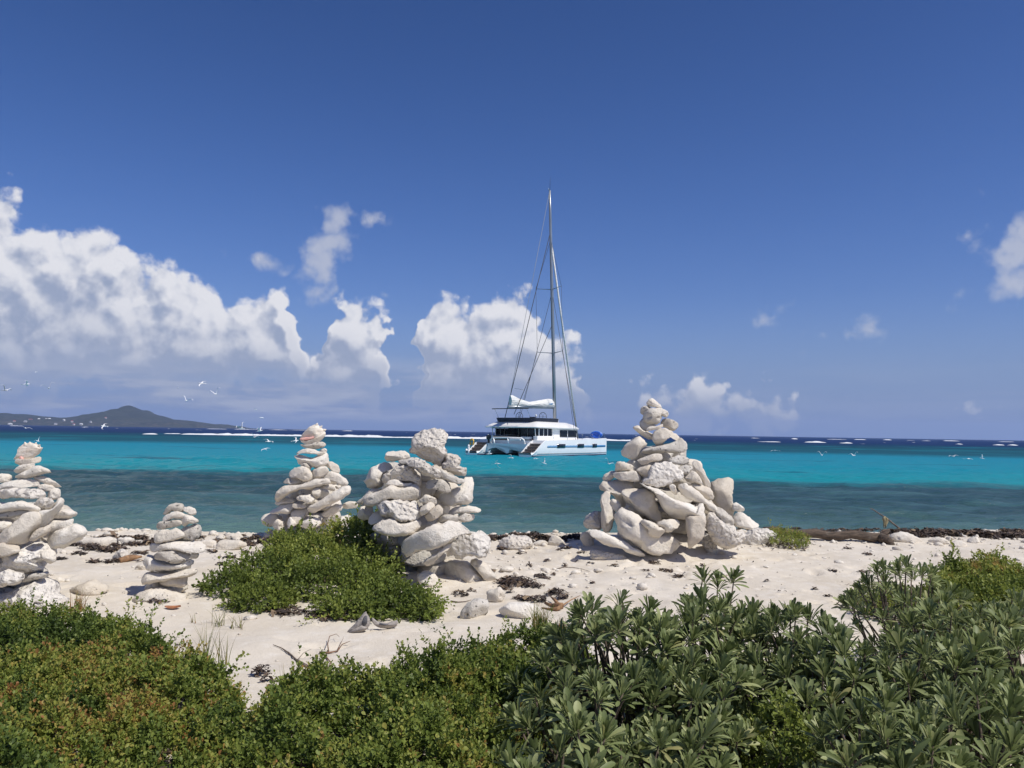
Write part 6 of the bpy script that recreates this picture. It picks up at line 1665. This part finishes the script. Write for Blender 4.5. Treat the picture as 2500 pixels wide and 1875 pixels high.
# lifebuoy, outboard motor, fenders at the port stern
lb = thing('horseshoe_lifebuoy', 'yellow horseshoe lifebuoy hanging at the port stern rail', 'lifebuoy', on_boat(-4.2, .75, 1.05), BOAT_RZ)
P = [Vector((.26 * math.cos(a), 0, .34 * math.sin(a) + .36)) for a in np.linspace(math.radians(-60), math.radians(240), 12)]
obj('float_body', tube(P, [.09] * 12, 10), yellow, lb)
obj('strap', tube([Vector((-.26, -.02, .36)), Vector((0, -.10, .30)), Vector((.26, -.02, .36))], [.02] * 3, 5), grey, lb)
om = thing('outboard_motor', 'black outboard motor raised beside the davit arch', 'outboard motor', on_boat(-2.75, 1.95, 1.3), BOAT_RZ + .4)
obj('cowling', box_me(-.22, .22, -.35, .35, .45, .95, .12), black, om); obj('leg', box_me(-.09, .09, -.15, .12, -.25, .5, .04), black, om)
obj('tiller', tube([Vector((0, .3, .8)), Vector((0, .55, 1.25))], [.05, .035], 7), black, om)
obj('propeller', ring_me(.12, .03, 12, 5), black, om).location = (0, -.18, -.2)
for k, (v, u, z) in enumerate([(-4.45, .5, .85), (-4.25, .30, .55), (-4.45, .12, .38), (-4.05, .05, .30)]):
    fd = thing('fender', 'white fender hanging off the port stern of the catamaran', 'fender', on_boat(v, u, z), BOAT_RZ, 'fenders at the catamaran stern')
    obj('bladder', tube([Vector((0, 0, -.27)), Vector((0, 0, -.22)), Vector((0, 0, .12)), Vector((0, 0, .22)), Vector((0, 0, .28))], [.05, .14, .14, .10, .03], 10), gel, fd)
    obj('lanyard', tube([Vector((0, 0, .27)), Vector((.05, .08, .55))], [.015, .015], 5), rope, fd)

# ------------------------------------------------------------------ terns
white_f = plain('tern_white', (0.86, 0.86, 0.86), 0.8, var=.05, scale=8); dark_f = plain('tern_dark', (0.06, 0.06, 0.065), 0.8, var=.2, scale=8)
grey_f = plain('tern_grey', (0.40, 0.42, 0.45), 0.8, var=.1, scale=8)
tern_body = tube([Vector((0, .20, .0)), Vector((0, .16, .0)), Vector((0, .10, .005)), Vector((0, 0, 0)), Vector((0, -.10, 0)), Vector((0, -.17, .005)), Vector((0, -.24, .01))], [.004, .022, .035, .046, .034, .016, .006], 9, 'tern_body')
def wing_mesh(s, up, sweep):
    V = []; F = []
    st = [(.03, .0, .0, .075), (.14, .03, .05 + up * .05, .080), (.26, .045, .07 + up * .10, .066), (.36, .0, .05 + up * .10, .040), (.44, -.06 * sweep, .02 + up * .08, .006)]
    for (x, y, z, c_) in st:
        V += [(s * x, y + c_ * .45, z + .006), (s * x, y - c_ * .55, z), (s * x, y + c_ * .45, z - .006), (s * x, y - c_ * .55, z - .003)]
    for i in range(4):
        a = i * 4; b_ = a + 4
        F += [(a, a + 1, b_ + 1, b_), (a + 2, b_ + 2, b_ + 3, a + 3), (a, b_, b_ + 2, a + 2), (a + 1, a + 3, b_ + 3, b_ + 1)]
    return np_mesh('tern_wing', np.array(V), np.array(F), False)
WG = {(s, k): wing_mesh(s, u, w_) for s in (-1, 1) for k, (u, w_) in enumerate([(1.6, 1.0), (.2, 1.6), (-.7, 2.2), (2.6, .6)])}
tail_me = np_mesh('tern_tail', np.array([(0, -.2, .008), (-.045, -.34, .0), (0, -.28, .006), (.045, -.34, .0), (0, -.2, -.004), (-.04, -.33, -.006), (0, -.28, -.002), (.04, -.33, -.006)]), np.array([(0, 2, 1), (0, 3, 2), (4, 5, 6), (4, 6, 7)]), False)
beak_me = tube([Vector((0, .195, 0)), Vector((0, .245, -.006))], [.008, .002], 6, 'tern_beak')
for me in list(WG.values()) + [tail_me, tern_body]: me.materials.append(white_f)
beak_me.materials.append(dark_f)
def tern(px, py, Yd, hd, bank, k, label, grp_):
    p = at_y(px, py, Yd * 1.18)
    r = thing('tern', label, 'bird', p, 0, grp_)
    r.rotation_euler = (random.uniform(-.2, .3), bank, hd)
    for nm, me in (('body', tern_body), ('wing', WG[(-1, k)]), ('wing', WG[(1, k)]), ('tail', tail_me), ('beak', beak_me)):
        o = bpy.data.objects.new(nm, me); C.objects.link(o); o.parent = r
B1 = 'white tern flying in the sky above the far island'; B2 = 'white tern skimming the sea left of the pointed cairn'; B3 = 'white tern fluttering low over the water by the catamaran'; B4 = 'white tern low over the sea right of the largest cairn'
SKYB = [(13, 953, 40), (65, 938, 46), (88, 908, 110), (119, 948, 44), (171, 938, 120), (434, 947, 120), (492, 936, 42), (527, 962, 42), (455, 978, 44), (624, 1000, 100), (639, 1020, 60)]
for i, (px, py, Yd) in enumerate(SKYB):
    tern(px, py, Yd, random.uniform(-1.8, 1.8), random.uniform(-.6, .6), i % 4, B1, 'terns in the sky')
for i, (px, py, Yd) in enumerate([(62, 1045, 50), (253, 1040, 50), (590, 1046, 46), (634, 1052, 46), (657, 1078, 44), (647, 1096, 60), (93, 1077, 70), (620, 1067, 60), (722, 1076, 46)]):
    tern(px, py, Yd, random.uniform(-1.8, 1.8), random.uniform(-.6, .6), (i + 1) % 4, B2, 'terns skimming the sea on the left')
for i, (px, py, Yd) in enumerate([(1195, 1108, 50), (1248, 1118, 50), (1214, 1132, 46), (1328, 1131, 55), (1486, 1132, 46), (1307, 1120, 60)]):
    tern(px, py, Yd, random.uniform(-1.8, 1.8), random.uniform(-.6, .6), i % 4, B3, 'terns by the catamaran')
for i, (px, py, Yd) in enumerate([(1892, 1100, 60), (2007, 1111, 62), (2085, 1112, 56), (2327, 1114, 62), (2365, 1120, 58), (2397, 1119, 66)]):
    tern(px, py, Yd, random.uniform(-1.8, 1.8), random.uniform(-.6, .6), (i + 2) % 4, B4, 'terns over the sea on the right')

# ------------------------------------------------------------------ sea air
hz_o = obj('haze', box_me(-6700, 6700, -120, 6700, -12, 135), None)
m = bpy.data.materials.new('sea_haze'); m.use_nodes = True
nt = m.node_tree; nt.nodes.clear()
pv = nt.nodes.new('ShaderNodeVolumePrincipled'); mo = nt.nodes.new('ShaderNodeOutputMaterial')
pv.inputs['Color'].default_value = (0.55, 0.70, 1.0, 1); pv.inputs['Density'].default_value = 0.00010; pv.inputs['Anisotropy'].default_value = 0.1
nt.links.new(pv.outputs[0], mo.inputs['Volume'])
hz_o.data.materials.append(m)
tag(hz_o, 'thin blue sea haze over the whole bay', 'haze', kind='stuff')
scene.cycles.volume_bounces = 1
